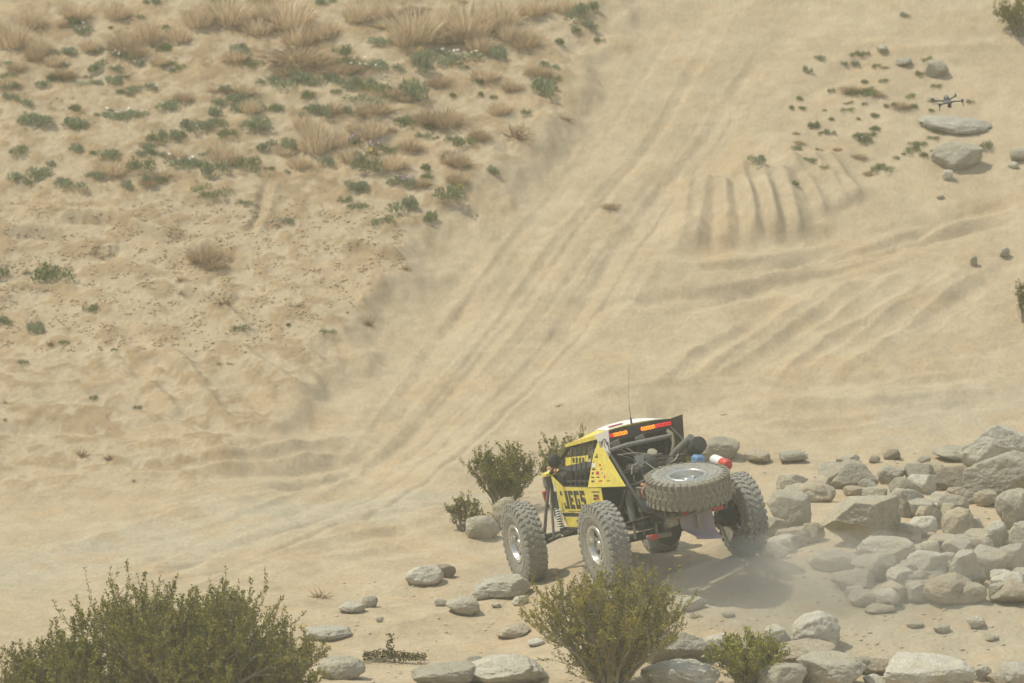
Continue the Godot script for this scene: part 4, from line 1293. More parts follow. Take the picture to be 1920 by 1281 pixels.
func build_buggy() -> void:
	grime(mat("rubber", srgb(0.34, 0.333, 0.295), 0.95), 41, 0.03, 0.72, 2.0)
	grime(mat("yellow_paint", srgb(0.82, 0.69, 0.13), 0.42), 42, 0.02, 0.86, 1.5)
	grime(mat("dusty_black", srgb(0.042, 0.041, 0.037), 0.7), 43, 0.03, 0.6, 3.0)
	grime(mat("dusty_steel", srgb(0.27, 0.265, 0.235), 0.6, 0.2), 44, 0.03, 0.7, 3.0)
	grime(mat("tan_pipe", srgb(0.40, 0.36, 0.27), 0.7), 45, 0.03, 0.7, 3.0)
	mat("alloy", srgb(0.56, 0.56, 0.54), 0.32, 0.85)
	mat("bright_steel", srgb(0.75, 0.75, 0.73), 0.22, 0.95)
	mat("white_vinyl", srgb(0.66, 0.67, 0.66), 0.5)
	mat("red_paint", srgb(0.48, 0.05, 0.035), 0.5)
	mat("orange_strap", srgb(0.55, 0.24, 0.13), 0.85)
	mat("blue_plastic", srgb(0.12, 0.24, 0.45), 0.5)
	mat("slate_blue", srgb(0.085, 0.10, 0.165), 0.5)
	mat("mauve_cloth", srgb(0.30, 0.255, 0.285), 0.85)
	mat("webbing", srgb(0.04, 0.04, 0.036), 0.9)
	mat("ink", srgb(0.035, 0.035, 0.032), 0.6)
	mat("window_film", Color(0.30, 0.30, 0.28, 0.5), 0.3)
	M.window_film.transparency = BaseMaterial3D.TRANSPARENCY_ALPHA
	var am := mat("amber_lamp", srgb(0.9, 0.35, 0.02), 0.4)
	am.emission_enabled = true
	am.emission = Color(1.0, 0.50, 0.08)
	am.emission_energy_multiplier = 1.6
	var rd := mat("red_lamp", srgb(0.6, 0.03, 0.04), 0.4)
	rd.emission_enabled = true
	rd.emission = Color(0.85, 0.12, 0.15)
	rd.emission_energy_multiplier = 0.9

	grime(mat("engine_grey", srgb(0.09, 0.088, 0.078), 0.6), 47, 0.03, 0.6, 3.0)
	grime(mat("dusty_rubber", srgb(0.27, 0.243, 0.185), 0.95), 46, 0.03, 0.75, 2.0)
	wheel_meshes()
	var o := thing("off_road_buggy", "yellow and black off-road race buggy with a spare wheel on its tail", "buggy", Vector3.ZERO)
	o.transform = buggy_xf
	# wheels: outer face to the outside
	var lb := Basis(Vector3(0, 0, 1), PI / 2)
	var rb := Basis(Vector3(0, 0, 1), -PI / 2)
	wheel(o, "wheel", V(-0.95, 0, 0), lb * Basis(Vector3.UP, 0.3))
	wheel(o, "wheel", V(0.95, 0, 0), rb * Basis(Vector3.UP, 0.1))
	wheel(o, "wheel", V(-0.95, 0, -2.73), Basis(Vector3.UP, -0.07) * lb)
	wheel(o, "wheel", V(0.95, 0, -2.73), Basis(Vector3.UP, -0.07) * rb)
	var tilt := Basis(Vector3(1, 0, 0), deg_to_rad(13.5))
	var sp := wheel(o, "spare_wheel", V(-0.02, 0.69, 0.80) - tilt * Vector3(0, 0.15, 0), tilt)
	for c in sp.get_children():
		if c.name == "tread_lugs": c.material_override = M.dusty_rubber
	sp.set_meta("label", "spare wheel lying on the tail, its bolted rim facing up")

	# ---- body panels, both sides
	for s in [-1.0, 1.0]:
		var inn := Vector3(-s * 0.006, 0, 0)
		panel(o, "front_side_panel", M.yellow_paint, [S(0.83, -2.32, s), S(0.667, -1.875, s), S(0.33, -2.085, s)], inn)
		var door := panel(o, "door_panel", M.yellow_paint, [S(0.667, -1.87, s), S(0.655, -1.03, s), S(0.33, -1.03, s), S(0.33, -2.08, s)], inn)
		panel(o, "rear_side_panel", M.yellow_paint, [S(0.648, -1.024, s), S(0.648, -0.60, s), S(0.36, -0.60, s), S(0.33, -1.024, s)], inn)
		var q := panel(o, "quarter_panel", M.yellow_paint, [S(0.656, -1.03, s), S(1.07, -0.84, s), S(1.235, -0.68, s), S(0.668, 0.21, s)], inn)
		panel(o, "sill_stripe", M.dusty_black, [S(0.324, -2.06, s), S(0.324, -0.72, s), S(0.276, -0.72, s), S(0.276, -2.02, s)], inn)
		panel(o, "sill_panel", M.yellow_paint, [S(0.27, -2.05, s), S(0.27, -0.72, s), S(0.12, -0.72, s), S(0.12, -1.92, s)], inn)
		# frame plate at the roof's rear corner
		var w: float = s * 0.512
		panel(o, "roof_side_plate", M.white_vinyl if s < 0 else M.dusty_black, [V(w, 1.315, -0.74), V(w, 1.375, -0.25), V(w, 1.07, -0.34), V(w, 0.99, -0.46)], Vector3(s * 0.008, 0, 0)).set_meta("label", "white number plate with dark scrawl" if s < 0 else "black plate at the roof's rear corner")
		if s < 0.0:
			side_graphics(door, q, o)
	# roof: crowned from side to side and arched from front to rear
	var rf := MB.new()
	var ro := MB.new()
	for lay in 3:
		var mbx: MB = ro if lay == 2 else rf
		var lift: float = [0.0, -0.02, 0.004][lay]
		var grid := []
		for j in 9:
			var t := j / 8.0
			if lay == 2: t = lerpf(0.42, 0.985, t)
			for i in 9:
				var q := i / 8.0
				if lay == 2: q = lerpf(0.12, 0.90, q)
				var x := lerpf(-0.515, 0.515, q)
				grid.append(V(x, lerpf(1.205, 1.325, t) + 0.035 * (1.0 - pow(x / 0.515, 2)) + 0.075 * sin(PI * pow(t, 1.7)) * (1.0 - pow(absf(x / 0.515), 3)) + lift, lerpf(-1.80, -0.625, t)))
		for j in 8:
			for i in 8:
				var k := j * 9 + i
				if lay == 1: mbx.quad(grid[k], grid[k + 1], grid[k + 10], grid[k + 9])
				else: mbx.quad(grid[k + 9], grid[k + 10], grid[k + 1], grid[k])
	for s in [-1.0, 1.0]:
		rf.prism([V(s * 0.516, 1.205, -1.80), V(s * 0.516, 1.325, -0.625), V(s * 0.516, 1.262, -0.64), V(s * 0.516, 1.165, -1.80)], Vector3(-s * 0.01, 0, 0))
	var roof := part("roof_panel", rf, M.yellow_paint, o)
	part("roof_sheet", ro, M.white_vinyl, roof)
	var rl := MB.new()
	rl.box(Vector3(0.20, 0.004, 0.05), Transform3D(Basis(Vector3(1, 0, 0), 0.1) * Basis(Vector3(0, 0, 1), 0.04), V(-0.22, 1.385, -0.72)))
	part("roof_print", rl, M.red_paint, roof)
	# rear edge of the roof and light bar
	var bar := MB.new()
	bar.prism([V(-0.50, 1.325, -0.62), V(0.50, 1.325, -0.62), V(0.50, 1.20, -0.60), V(-0.50, 1.20, -0.60)], Vector3(0, 0, -0.03))
	bar.prism([V(-0.36, 1.340, -0.622), V(0.36, 1.340, -0.622), V(0.50, 1.322, -0.62), V(-0.50, 1.322, -0.62)], Vector3(0, 0, -0.02))
	var lbp := part("light_bar", bar, M.dusty_black, o)
	var lamps := [[-0.455, 4, 5, true], [0.085, 5, 6, false]]
	for row in lamps:
		var n: int = row[1] + row[2]
		for k in n:
			var red: bool = k < row[1] if row[3] else k >= row[1]
			var rg := MB.new()
			var x: float = row[0] + k * 0.0385
			var ctr := V(x, 1.272 + (0.0 if k % 2 else 0.003), -0.592)
			var pts := []
			for e in 7:
				pts.append(ctr + Vector3(cos(TAU * e / 6.0), sin(TAU * e / 6.0) * 1.25, 0) * 0.0165)
			rg.tube(pts, 0.0075, 5, false)
			part("red_lamp" if red else "amber_lamp", rg, M.red_lamp if red else M.amber_lamp, lbp)
	# cage and chassis tubes
	var cage := MB.new()
	for s in [-1.0, 1.0]:
		cage.tube([S(0.83, -2.32, s), S(0.86, -2.25, s), V(s * 0.47, 1.14, -1.82), V(s * 0.47, 1.16, -1.74), V(s * 0.47, 1.27, -0.75), V(s * 0.475, 1.25, -0.64), V(s * 0.565, 0.66, 0.21), V(s * 0.54, 0.40, 0.46), V(s * 0.5, 0.30, 0.5)], 0.024, 8)
		cage.tube([V(s * 0.46, 1.22, -0.92), V(s * 0.50, 1.05, -0.90), V(s * 0.575, 0.66, -1.02), V(s * 0.58, 0.14, -1.05)], 0.022, 8)
		cage.tube([V(s * 0.59, 0.66, -1.9), V(s * 0.59, 0.655, -1.03), V(s * 0.59, 0.66, 0.20)], 0.018, 8)
		cage.tube([S(0.12, -2.2, s), S(0.11, -0.7, s), V(s * 0.45, 0.25, 0.45)], 0.024, 8)
		cage.tube([S(0.83, -2.32, s), S(0.3, -2.3, s), S(0.12, -2.1, s)], 0.022, 8)
		cage.tube([V(s * 0.50, 1.25, -0.66), V(s * 0.3, 0.8, -0.55), V(s * 0.45, 0.2, -0.5)], 0.020, 8)
		cage.tube([V(s * 0.60, 0.64, 0.2), V(s * 0.5, 0.25, -0.5)], 0.018, 8)
	cage.tube([V(-0.5, 1.16, -1.82), V(0.5, 1.16, -1.82)], 0.024, 8)
	cage.tube([V(-0.5, 0.30, 0.5), V(0.5, 0.30, 0.5)], 0.022, 8)
	cage.tube([V(-0.59, 0.66, 0.2), V(0.59, 0.66, 0.2)], 0.020, 8)
	cage.tube([V(-0.5, 1.24, -0.66), V(0.1, 0.72, -0.1)], 0.014, 6)
	part("roll_cage", cage, M.dusty_black, o)
	var hb := MB.new()
	hb.tube([V(-0.47, 1.09, -0.52), V(-0.2, 1.12, -0.50), V(0.45, 1.12, -0.52)], 0.032, 10)
	for x in [-0.33, 0.02]:
		hb.box(Vector3(0.13, 0.07, 0.02), Transform3D(Basis(Vector3(0, 0, 1), 0.2), V(x, 1.165, -0.575)), 0.004)
	part("harness_bar", hb, M.dusty_steel, o)
	# cabin: dashboard, firewall, floor, seats behind the window nets
	panel(o, "firewall", M.dusty_black, [V(-0.47, 1.24, -0.74), V(0.47, 1.24, -0.74), V(0.58, 0.66, -0.80), V(0.55, 0.12, -0.80), V(-0.55, 0.12, -0.80), V(-0.58, 0.66, -0.80)], Vector3(0, 0, -0.02))
	var belly := MB.new()
	belly.box(Vector3(1.0, 0.05, 2.4), Transform3D(Basis(), V(0, 0.10, -1.05)), 0.012)
	part("belly_pan", belly, M.dusty_black, o)
	for x in [-0.27, 0.27]:
		var st := MB.new()
		st.box(Vector3(0.42, 0.14, 0.5), Transform3D(Basis(), V(x, 0.32, -1.25)), 0.04)
		st.box(Vector3(0.42, 0.72, 0.14), Transform3D(Basis(Vector3(1, 0, 0), 0.2), V(x, 0.68, -0.97)), 0.05)
		st.box(Vector3(0.26, 0.2, 0.12), Transform3D(Basis(Vector3(1, 0, 0), 0.2), V(x, 1.06, -0.89)), 0.04)
		part("seat", st, M.dusty_black, o)
	var dash := MB.new()
	dash.box(Vector3(1.1, 0.26, 0.3), Transform3D(Basis(Vector3(1, 0, 0), 0.3), V(0, 0.74, -2.1)), 0.05)
	part("dashboard", dash, M.dusty_black, o)
	panel(o, "hood", M.yellow_paint, [V(-0.66, 0.845, -2.28), V(-0.655, 0.85, -2.44), V(-0.40, 0.83, -2.9), V(0.40, 0.83, -2.9), V(0.655, 0.85, -2.44), V(0.66, 0.845, -2.28)], Vector3(0, -0.035, 0))
	panel(o, "nose_panel", M.dusty_black, [V(-0.38, 0.79, -2.88), V(0.38, 0.79, -2.88), V(0.34, 0.25, -2.6), V(-0.34, 0.25, -2.6)], Vector3(0, 0, 0.03))
	for s in [-1.0, 1.0]:
		# window net: vertical webbing inside the opening
		var net := MB.new()
		for k in 4:
			var b0 := lerpf(-1.60, -1.12, k / 3.0)
			net.prism([S(0.68, b0 - 0.012, s), S(0.68, b0 + 0.012, s), S(1.16 + (b0 + 1.72) * 0.10, b0 + 0.042, s), S(1.16 + (b0 + 1.72) * 0.10, b0 + 0.018, s)], Vector3(-s * 0.012, 0, 0))
		for k in 1:
			var y := 0.72
			net.prism([S(y, -1.80, s) + Vector3(-s * 0.013, 0, 0), S(y, -1.0, s) + Vector3(-s * 0.013, 0, 0), S(y + 0.03, -1.0, s) + Vector3(-s * 0.013, 0, 0), S(y + 0.03, -1.80, s) + Vector3(-s * 0.013, 0, 0)], Vector3(-s * 0.006, 0, 0))
		part("window_net", net, M.webbing, o)
		panel(o, "window_film", M.window_film, [S(0.96, -1.70, s) + Vector3(-s * 0.03, 0, 0), S(1.03, -0.92, s) + Vector3(-s * 0.03, 0, 0), S(1.235, -0.86, s) + Vector3(-s * 0.03, 0, 0), S(1.165, -1.72, s) + Vector3(-s * 0.03, 0, 0)], Vector3(-s * 0.003, 0, 0))
	# yellow banner across the far window, seen through the near one
	panel(o, "window_banner", M.yellow_paint, [S(0.93, -1.78), S(0.985, -1.02), S(1.06, -1.02), S(1.035, -1.78)], Vector3(0.003, 0, 0))
	var mir := MB.new()
	mir.sphere(V(-0.68, 1.02, -1.86), Vector3(0.09, 0.095, 0.055), 14, 10)
	mir.tube([V(-0.62, 0.98, -1.80), V(-0.55, 1.0, -1.95)], 0.014, 6)
	part("side_mirror", mir, M.dusty_black, o)
	var mk := MB.new()
	mk.sphere(V(-0.66, 0.885, -1.93), Vector3(0.025, 0.03, 0.025), 8, 6)
	mk.sphere(V(-0.55, 0.90, -2.4), Vector3(0.03, 0.018, 0.03), 8, 6)
	part("marker_lamp", mk, M.orange_strap, o)
	engine_bay(o)
	running_gear(o)
	tail(o)
	var an := MB.new()
	var sway := Vector3(0.12, 0.0, 0.0)
	an.tube([V(-0.03, 1.36, -0.64), V(-0.025, 1.44, -0.645)], 0.012, 6)
	an.tube([V(-0.025, 1.44, -0.645), V(-0.01, 1.60, -0.65), V(0.03, 1.85, -0.66), V(0.10, 2.12, -0.66)], [0.004, 0.0025, 0.0018, 0.001], 5)
	part("antenna", an, M.ink, o)

# lettering and stickers on the side that faces us
func side_graphics(door: Node3D, q: Node3D, o: Node3D) -> void:
	# four block letters, each on a grid 4 wide and 6 high; y runs down
	var glyphs := {
		"J": [[2, 0, 2, 6], [0, 4, 1, 2], [1, 5, 1, 1]],
		"E": [[0, 0, 1.6, 6], [1.6, 0, 2.2, 1.4], [1.6, 2.3, 1.7, 1.3], [1.6, 4.6, 2.2, 1.4]],
		"G": [[0, 0, 1.6, 6], [1.6, 0, 2.2, 1.4], [1.6, 4.6, 2.2, 1.4], [2.5, 2.7, 1.3, 1.9]],
		"S": [[0, 0, 3.8, 1.4], [0, 1.4, 1.5, 1.6], [0, 2.3, 3.8, 1.4], [2.3, 3.7, 1.5, 0.9], [0, 4.6, 3.8, 1.4]],
	}
	var b := -1.93
	for ch in "JEGS":
		var mb := MB.new()
		for r in glyphs[ch]:
			var y0: float = 0.617 - r[1] * 0.0395
			var y1: float = y0 - r[3] * 0.0395
			var b0: float = b + r[0] * 0.041
			var b1: float = b0 + r[2] * 0.041
			# slight rake
			mb.prism([S(y0, b0), S(y0, b1), S(y1, b1 + 0.02), S(y1, b0 + 0.02)], Vector3(-0.004, 0, 0))
		part("letter", mb, M.ink, door)
		b += 0.196
	var star := MB.new()
	for k in 3:
		var a := PI * k / 3.0
		var d := Vector3(0, cos(a), sin(a))
		star.prism([S(0.585, -1.975) + d * 0.035 + Vector3(0, -d.z, d.y) * 0.007, S(0.585, -1.975) + d * 0.035 - Vector3(0, -d.z, d.y) * 0.007, S(0.585, -1.975) - d * 0.035 - Vector3(0, -d.z, d.y) * 0.007, S(0.585, -1.975) - d * 0.035 + Vector3(0, -d.z, d.y) * 0.007], Vector3(-0.003 - 0.0008 * k, 0, 0))
	part("star_mark", star, M.ink, door)
	var line := MB.new()
	line.prism([S(0.352, -1.84), S(0.352, -1.06), S(0.345, -1.06), S(0.345, -1.84)], Vector3(-0.003, 0, 0))
	part("pinstripe", line, M.ink, door)
	var font := SystemFont.new()
	font.font_names = PackedStringArray(["Droid Sans"])
	font.font_weight = 700
	var tm := TextMesh.new()
	tm.text = "T CR"
	tm.font = font
	tm.font_size = 64
	tm.pixel_size = 0.0017
	tm.depth = 0.003
	tm.material = M.ink
	var te := part_mesh("lettering", tm, o)
	te.transform = Transform3D(Basis(Vector3.UP, -PI / 2), S(0.195, -1.50) + Vector3(-0.003, 0, 0))
	var tm2 := TextMesh.new()
	tm2.text = "7"
	tm2.font = font
	tm2.font_size = 64
	tm2.pixel_size = 0.0018
	tm2.depth = 0.003
	tm2.material = M.ink
	var te2 := part_mesh("lettering", tm2, o)
	te2.transform = Transform3D(Basis(Vector3.UP, -PI / 2), S(0.43, -0.82) + Vector3(-0.003, 0, 0))
	# stickers: y, b, height, length, material
	var ink: Material = M.ink
	var red: Material = M.red_paint
	var wht: Material = M.white_vinyl
	for t in [[1.12, -0.78, 0.02, 0.03, wht], [1.035, -0.74, 0.012, 0.10, ink], [1.055, -0.72, 0.03, 0.035, ink], [0.975, -0.83, 0.006, 0.05, ink], [0.935, -0.82, 0.035, 0.13, wht], [0.935, -0.62, 0.018, 0.06, red], [0.885, -0.83, 0.014, 0.12, ink], [0.835, -0.86, 0.018, 0.06, ink], [0.837, -0.70, 0.028, 0.11, red], [0.837, -0.53, 0.030, 0.05, wht], [0.837, -0.53, 0.014, 0.02, red], [0.785, -0.86, 0.010, 0.10, ink], [0.785, -0.68, 0.009, 0.10, ink], [0.79, -0.47, 0.022, 0.04, red], [0.735, -0.86, 0.014, 0.10, ink], [0.738, -0.60, 0.012, 0.12, red], [0.738, -0.34, 0.006, 0.12, ink], [0.885, -0.58, 0.008, 0.05, ink]]:
		var mb := MB.new()
		var k := 0.006 if t[2] < 0.02 and t[4] == red and t[3] < 0.03 else 0.003
		mb.prism([S(t[0] + t[2] * 0.7, t[1] - t[3] * 0.45), S(t[0] + t[2] * 0.7, t[1] + t[3] * 0.45), S(t[0] - t[2] * 0.7, t[1] + t[3] * 0.45), S(t[0] - t[2] * 0.7, t[1] - t[3] * 0.45)], Vector3(-k, 0, 0))
		part("sticker", mb, t[4], q)
	for t in [[0.60, -0.80, 0.006, 0.26, ink], [0.55, -0.80, 0.014, 0.16, ink], [0.515, -0.76, 0.016, 0.10, red], [0.51, -0.86, 0.012, 0.08, ink]]:
		var mb := MB.new()
		mb.prism([S(t[0] + t[2], t[1] - t[3] * 0.5), S(t[0] + t[2], t[1] + t[3] * 0.5), S(t[0] - t[2], t[1] + t[3] * 0.5), S(t[0] - t[2], t[1] - t[3] * 0.5)], Vector3(-0.003, 0, 0))
		part("sticker", mb, t[4], o)
	# silver strip on the front edge, scrawl on the white plate
	var sv := MB.new()
	sv.prism([S(0.74, -2.235), S(0.74, -2.20), S(0.50, -2.09), S(0.50, -2.125)], Vector3(-0.003, 0, 0))
	part("sticker", sv, wht, o)
	var sc := MB.new()
	for k in 9:
		var b0 := -0.60 + k * 0.033
		var y0 := 1.27 - rng.randf() * 0.05
		var l := rng.randf_range(0.06, 0.17)
		var j := rng.randf_range(-0.03, 0.05)
		if y0 - l < 1.05 - (b0 + 0.5) * 0.3: l = y0 - 1.10
		sc.prism([V(-0.5205, y0, b0), V(-0.5205, y0, b0 + 0.018), V(-0.5205, y0 - l, b0 + 0.018 + j), V(-0.5205, y0 - l, b0 + j)], Vector3(-0.002, 0, 0))
	part("scrawl", sc, ink, o)
	# banner letters
	var bn := MB.new()
	for k in 4:
		var b0 := -1.55 + k * 0.11
		bn.prism([S(1.03, b0), S(1.035, b0 + 0.07), S(0.975, b0 + 0.09), S(0.965, b0 + 0.02)], Vector3(-0.003, 0, 0))
	part("banner_letters", bn, ink, o)

func engine_bay(o: Node3D) -> void:
	var e := MB.new()
	e.box(Vector3(0.5, 0.42, 0.6), Transform3D(Basis(), V(-0.02, 0.55, -0.3)), 0.05)
	e.box(Vector3(0.16, 0.14, 0.56), Transform3D(Basis(Vector3(0, 0, 1), 0.6), V(-0.24, 0.80, -0.3)), 0.03)
	e.box(Vector3(0.16, 0.14, 0.56), Transform3D(Basis(Vector3(0, 0, 1), -0.6), V(0.20, 0.80, -0.3)), 0.03)
	e.sphere(V(-0.12, 0.84, -0.20), Vector3(0.17, 0.15, 0.13), 14, 10)
	var en := part("engine", e, M.engine_grey, o)
	var cap := MB.new()
	cap.lathe([Vector2(0.0, -0.02), Vector2(0.062, -0.018), Vector2(0.068, 0.0), Vector2(0.064, 0.035), Vector2(0.05, 0.042), Vector2(0.0, 0.043)], 18, Transform3D(Basis(Vector3(1, 0, 0), 0.7), V(0.0, 0.965, -0.22)))
	cap.tube([V(0.0, 0.93, -0.22), V(0.02, 0.80, -0.12), V(0.02, 0.74, -0.05)], [0.012, 0.014, 0.02], 7)
	part("filler_cap", cap, M.tan_pipe, en)
	var br := MB.new()
	br.prism([V(-0.30, 0.99, -0.12), V(-0.16, 1.00, -0.12), V(-0.22, 0.80, -0.06), V(-0.20, 0.66, 0.0), V(-0.26, 0.66, 0.0), V(-0.28, 0.82, -0.06)], Vector3(0, 0, 0.015))
	br.tube([V(-0.42, 0.78, 0.0), V(-0.38, 0.88, -0.02), V(-0.28, 0.90, -0.04)], 0.013, 6)
	br.tube([V(-0.40, 0.76, 0.02), V(-0.42, 0.70, 0.03), V(-0.36, 0.66, 0.03), V(-0.28, 0.68, 0.02)], 0.012, 6)
	br.tube([V(-0.18, 0.90, -0.1), V(-0.10, 0.78, 0.02)], 0.012, 6)
	part("pulley_bracket", br, M.dusty_steel, en)
	# pipes
	var p1 := MB.new()
	p1.tube([V(0.05, 0.75, 0.0), V(0.20, 0.79, -0.1), V(0.34, 0.86, -0.14), V(0.42, 0.92, -0.16)], [0.035, 0.038, 0.038, 0.036], 10)
	part("coolant_pipe", p1, M.tan_pipe, o)
	var p2 := MB.new()
	p2.tube([V(0.24, 0.83, -0.3), V(0.32, 0.93, -0.2), V(0.40, 1.03, -0.02), V(0.44, 1.08, 0.08)], [0.04, 0.05, 0.055, 0.058], 12)
	part("intake_pipe", p2, M.dusty_steel, o)
	var p3 := MB.new()
	p3.tube([V(0.40, 1.19, -0.56), V(0.44, 1.14, -0.52), V(0.43, 1.02, -0.48), V(0.36, 0.86, -0.50), V(0.30, 0.80, -0.5)], 0.028, 9)
	part("breather_pipe", p3, M.tan_pipe, o)
	# air filter: pleated drum
	var af := MB.new()
	var prof := []
	for k in 9:
		prof.append(Vector2(0.105 if k % 2 else 0.092, -0.12 + k * 0.03))
	prof.push_front(Vector2(0.0, -0.13))
	prof.append(Vector2(0.0, 0.13))
	af.lathe(prof, 22, Transform3D(Basis(Vector3(1, 0, 0), 1.2), V(0.48, 0.96, 0.10)), false)
	part("air_filter", af, M.dusty_black, o)
	# hoses and wiring
	var r := RandomNumberGenerator.new()
	r.seed = 15
	for k in 14:
		var h := MB.new()
		var a := V(r.randf_range(-0.48, 0.48), r.randf_range(0.72, 1.12), r.randf_range(-0.62, -0.35))
		var c := V(r.randf_range(-0.45, 0.45), r.randf_range(0.5, 0.95), r.randf_range(-0.35, 0.12))
		var mid := (a + c) * 0.5 + Vector3(r.randf_range(-0.1, 0.1), r.randf_range(-0.06, 0.12), r.randf_range(0, 0.1))
		h.tube([a, a.lerp(mid, 0.5) + Vector3(0, 0.02, 0), mid, mid.lerp(c, 0.5) - Vector3(0, 0.02, 0), c], r.randf_range(0.006, 0.014), 6)
		part("hose", h, [M.dusty_black, M.dusty_steel, M.tan_pipe][k % 3], o)
	var fr := MB.new()
	fr.lathe([Vector2(0.20, -0.02), Vector2(0.22, 0.0), Vector2(0.20, 0.02), Vector2(0.185, 0.0), Vector2(0.20, -0.02)], 26, Transform3D(Basis(Vector3(1, 0, 0), PI / 2), V(0.18, 1.0, -0.64)))
	for k in 9:
		var a := TAU * k / 9.0
		fr.box(Vector3(0.17, 0.035, 0.006), Transform3D(Basis(Vector3(0, 0, 1), a) * Basis(Vector3(1, 0, 0), 0.5), V(0.18, 1.0, -0.65) + Basis(Vector3(0, 0, 1), a) * Vector3(0.105, 0, 0)))
	part("cooling_fan", fr, M.dusty_black, o)

func running_gear(o: Node3D) -> void:
	var ax := MB.new()
	ax.tube([V(-0.80, 0, 0), V(-0.2, 0.0, 0), V(0.3, 0.0, 0), V(0.80, 0, 0)], 0.055, 10)
	ax.sphere(V(-0.08, 0.0, 0.02), Vector3(0.17, 0.19, 0.2), 16, 12)
	part("rear_axle", ax, M.dusty_black, o)
	var fx := MB.new()
	fx.tube([V(-0.80, 0, -2.73), V(0.80, 0, -2.73)], 0.05, 10)
	fx.sphere(V(0.15, 0.0, -2.73), Vector3(0.16, 0.18, 0.18), 14, 10)
	part("front_axle", fx, M.dusty_black, o)
	for s in [-1.0, 1.0]:
		for b in [0.0, -2.73]:
			var hubm := MB.new()
			hubm.lathe([Vector2(0.0, -0.1), Vector2(0.11, -0.1), Vector2(0.12, 0.06), Vector2(0.09, 0.10), Vector2(0.0, 0.10)], 18, Transform3D(Basis(Vector3(0, 0, 1), -s * PI / 2), V(s * 0.78, 0, b)))
			part("hub", hubm, M.dusty_black, o)
		var ln := MB.new()
		ln.tube([V(s * 0.62, -0.08, -0.02), V(s * 0.42, 0.10, -1.2)], 0.03, 8)
		ln.tube([V(s * 0.40, 0.10, 0.02), V(s * 0.36, 0.36, -0.7)], 0.024, 8)
		part("trailing_link", ln, M.dusty_steel, o)
		var fl := MB.new()
		fl.tube([V(s * 0.66, -0.06, -2.70), V(s * 0.4, 0.14, -1.9)], 0.028, 8)
		part("front_link", fl, M.dusty_steel, o)
		# rear shocks
		var sh := MB.new()
		sh.tube([V(s * 0.50, 0.60, -0.05), V(s * 0.52, 0.20, 0.02)], 0.045, 10)
		sh.tube([V(s * 0.52, 0.20, 0.02), V(s * 0.55, -0.02, 0.06)], 0.018, 8)
		sh.tube([V(s * 0.40, 0.62, 0.10), V(s * 0.43, 0.30, 0.12)], 0.036, 10)
		sh.tube([V(s * 0.43, 0.30, 0.12), V(s * 0.46, 0.02, 0.14)], 0.014, 8)
		part("rear_shock", sh, M.dusty_steel, o)
		# front coil-over with its pale spring
		var cs := MB.new()
		cs.tube([V(s * 0.68, 0.62, -2.02), V(s * 0.70, 0.06, -1.99)], 0.018, 8)
		var cso := part("front_shock", cs, M.dusty_black, o)
		var sp := MB.new()
		sp.tube(coil(V(s * 0.685, 0.40, -2.01), V(s * 0.70, 0.14, -1.995), 0.042, 8, 0.008), 0.0085, 5)
		part("coil_spring", sp, M.white_vinyl, cso)
		var eye := MB.new()
		eye.sphere(V(s * 0.70, 0.05, -1.99), Vector3(0.02, 0.025, 0.02), 8, 6)
		part("shock_eye", eye, M.bright_steel, cso)
		# front knuckle tangle
		var kt := MB.new()
		kt.tube([V(s * 0.50, 0.78, -2.55), V(s * 0.60, 0.40, -2.62), V(s * 0.68, 0.05, -2.66)], 0.022, 9)
		kt.tube([V(s * 0.44, 0.66, -2.70), V(s * 0.56, 0.36, -2.55), V(s * 0.62, 0.0, -2.5)], 0.018, 8)
		kt.tube([V(s * 0.40, 0.78, -2.75), V(s * 0.52, 0.70, -2.72), V(s * 0.50, 0.56, -2.74)], 0.02, 8)
		kt.box(Vector3(0.12, 0.16, 0.1), Transform3D(Basis(), V(s * 0.52, 0.72, -2.6)), 0.02)
		part("front_linkage", kt, M.dusty_steel if s < 0 else M.dusty_black, o)
	var hook := MB.new()
	hook.box(Vector3(0.05, 0.16, 0.05), Transform3D(Basis(Vector3(0, 0, 1), 0.1), V(-0.54, 0.52, -2.74)), 0.012)
	hook.box(Vector3(0.04, 0.06, 0.05), Transform3D(Basis(), V(-0.53, 0.40, -2.74)), 0.012)
	part("tow_hook", hook, M.red_paint, o)

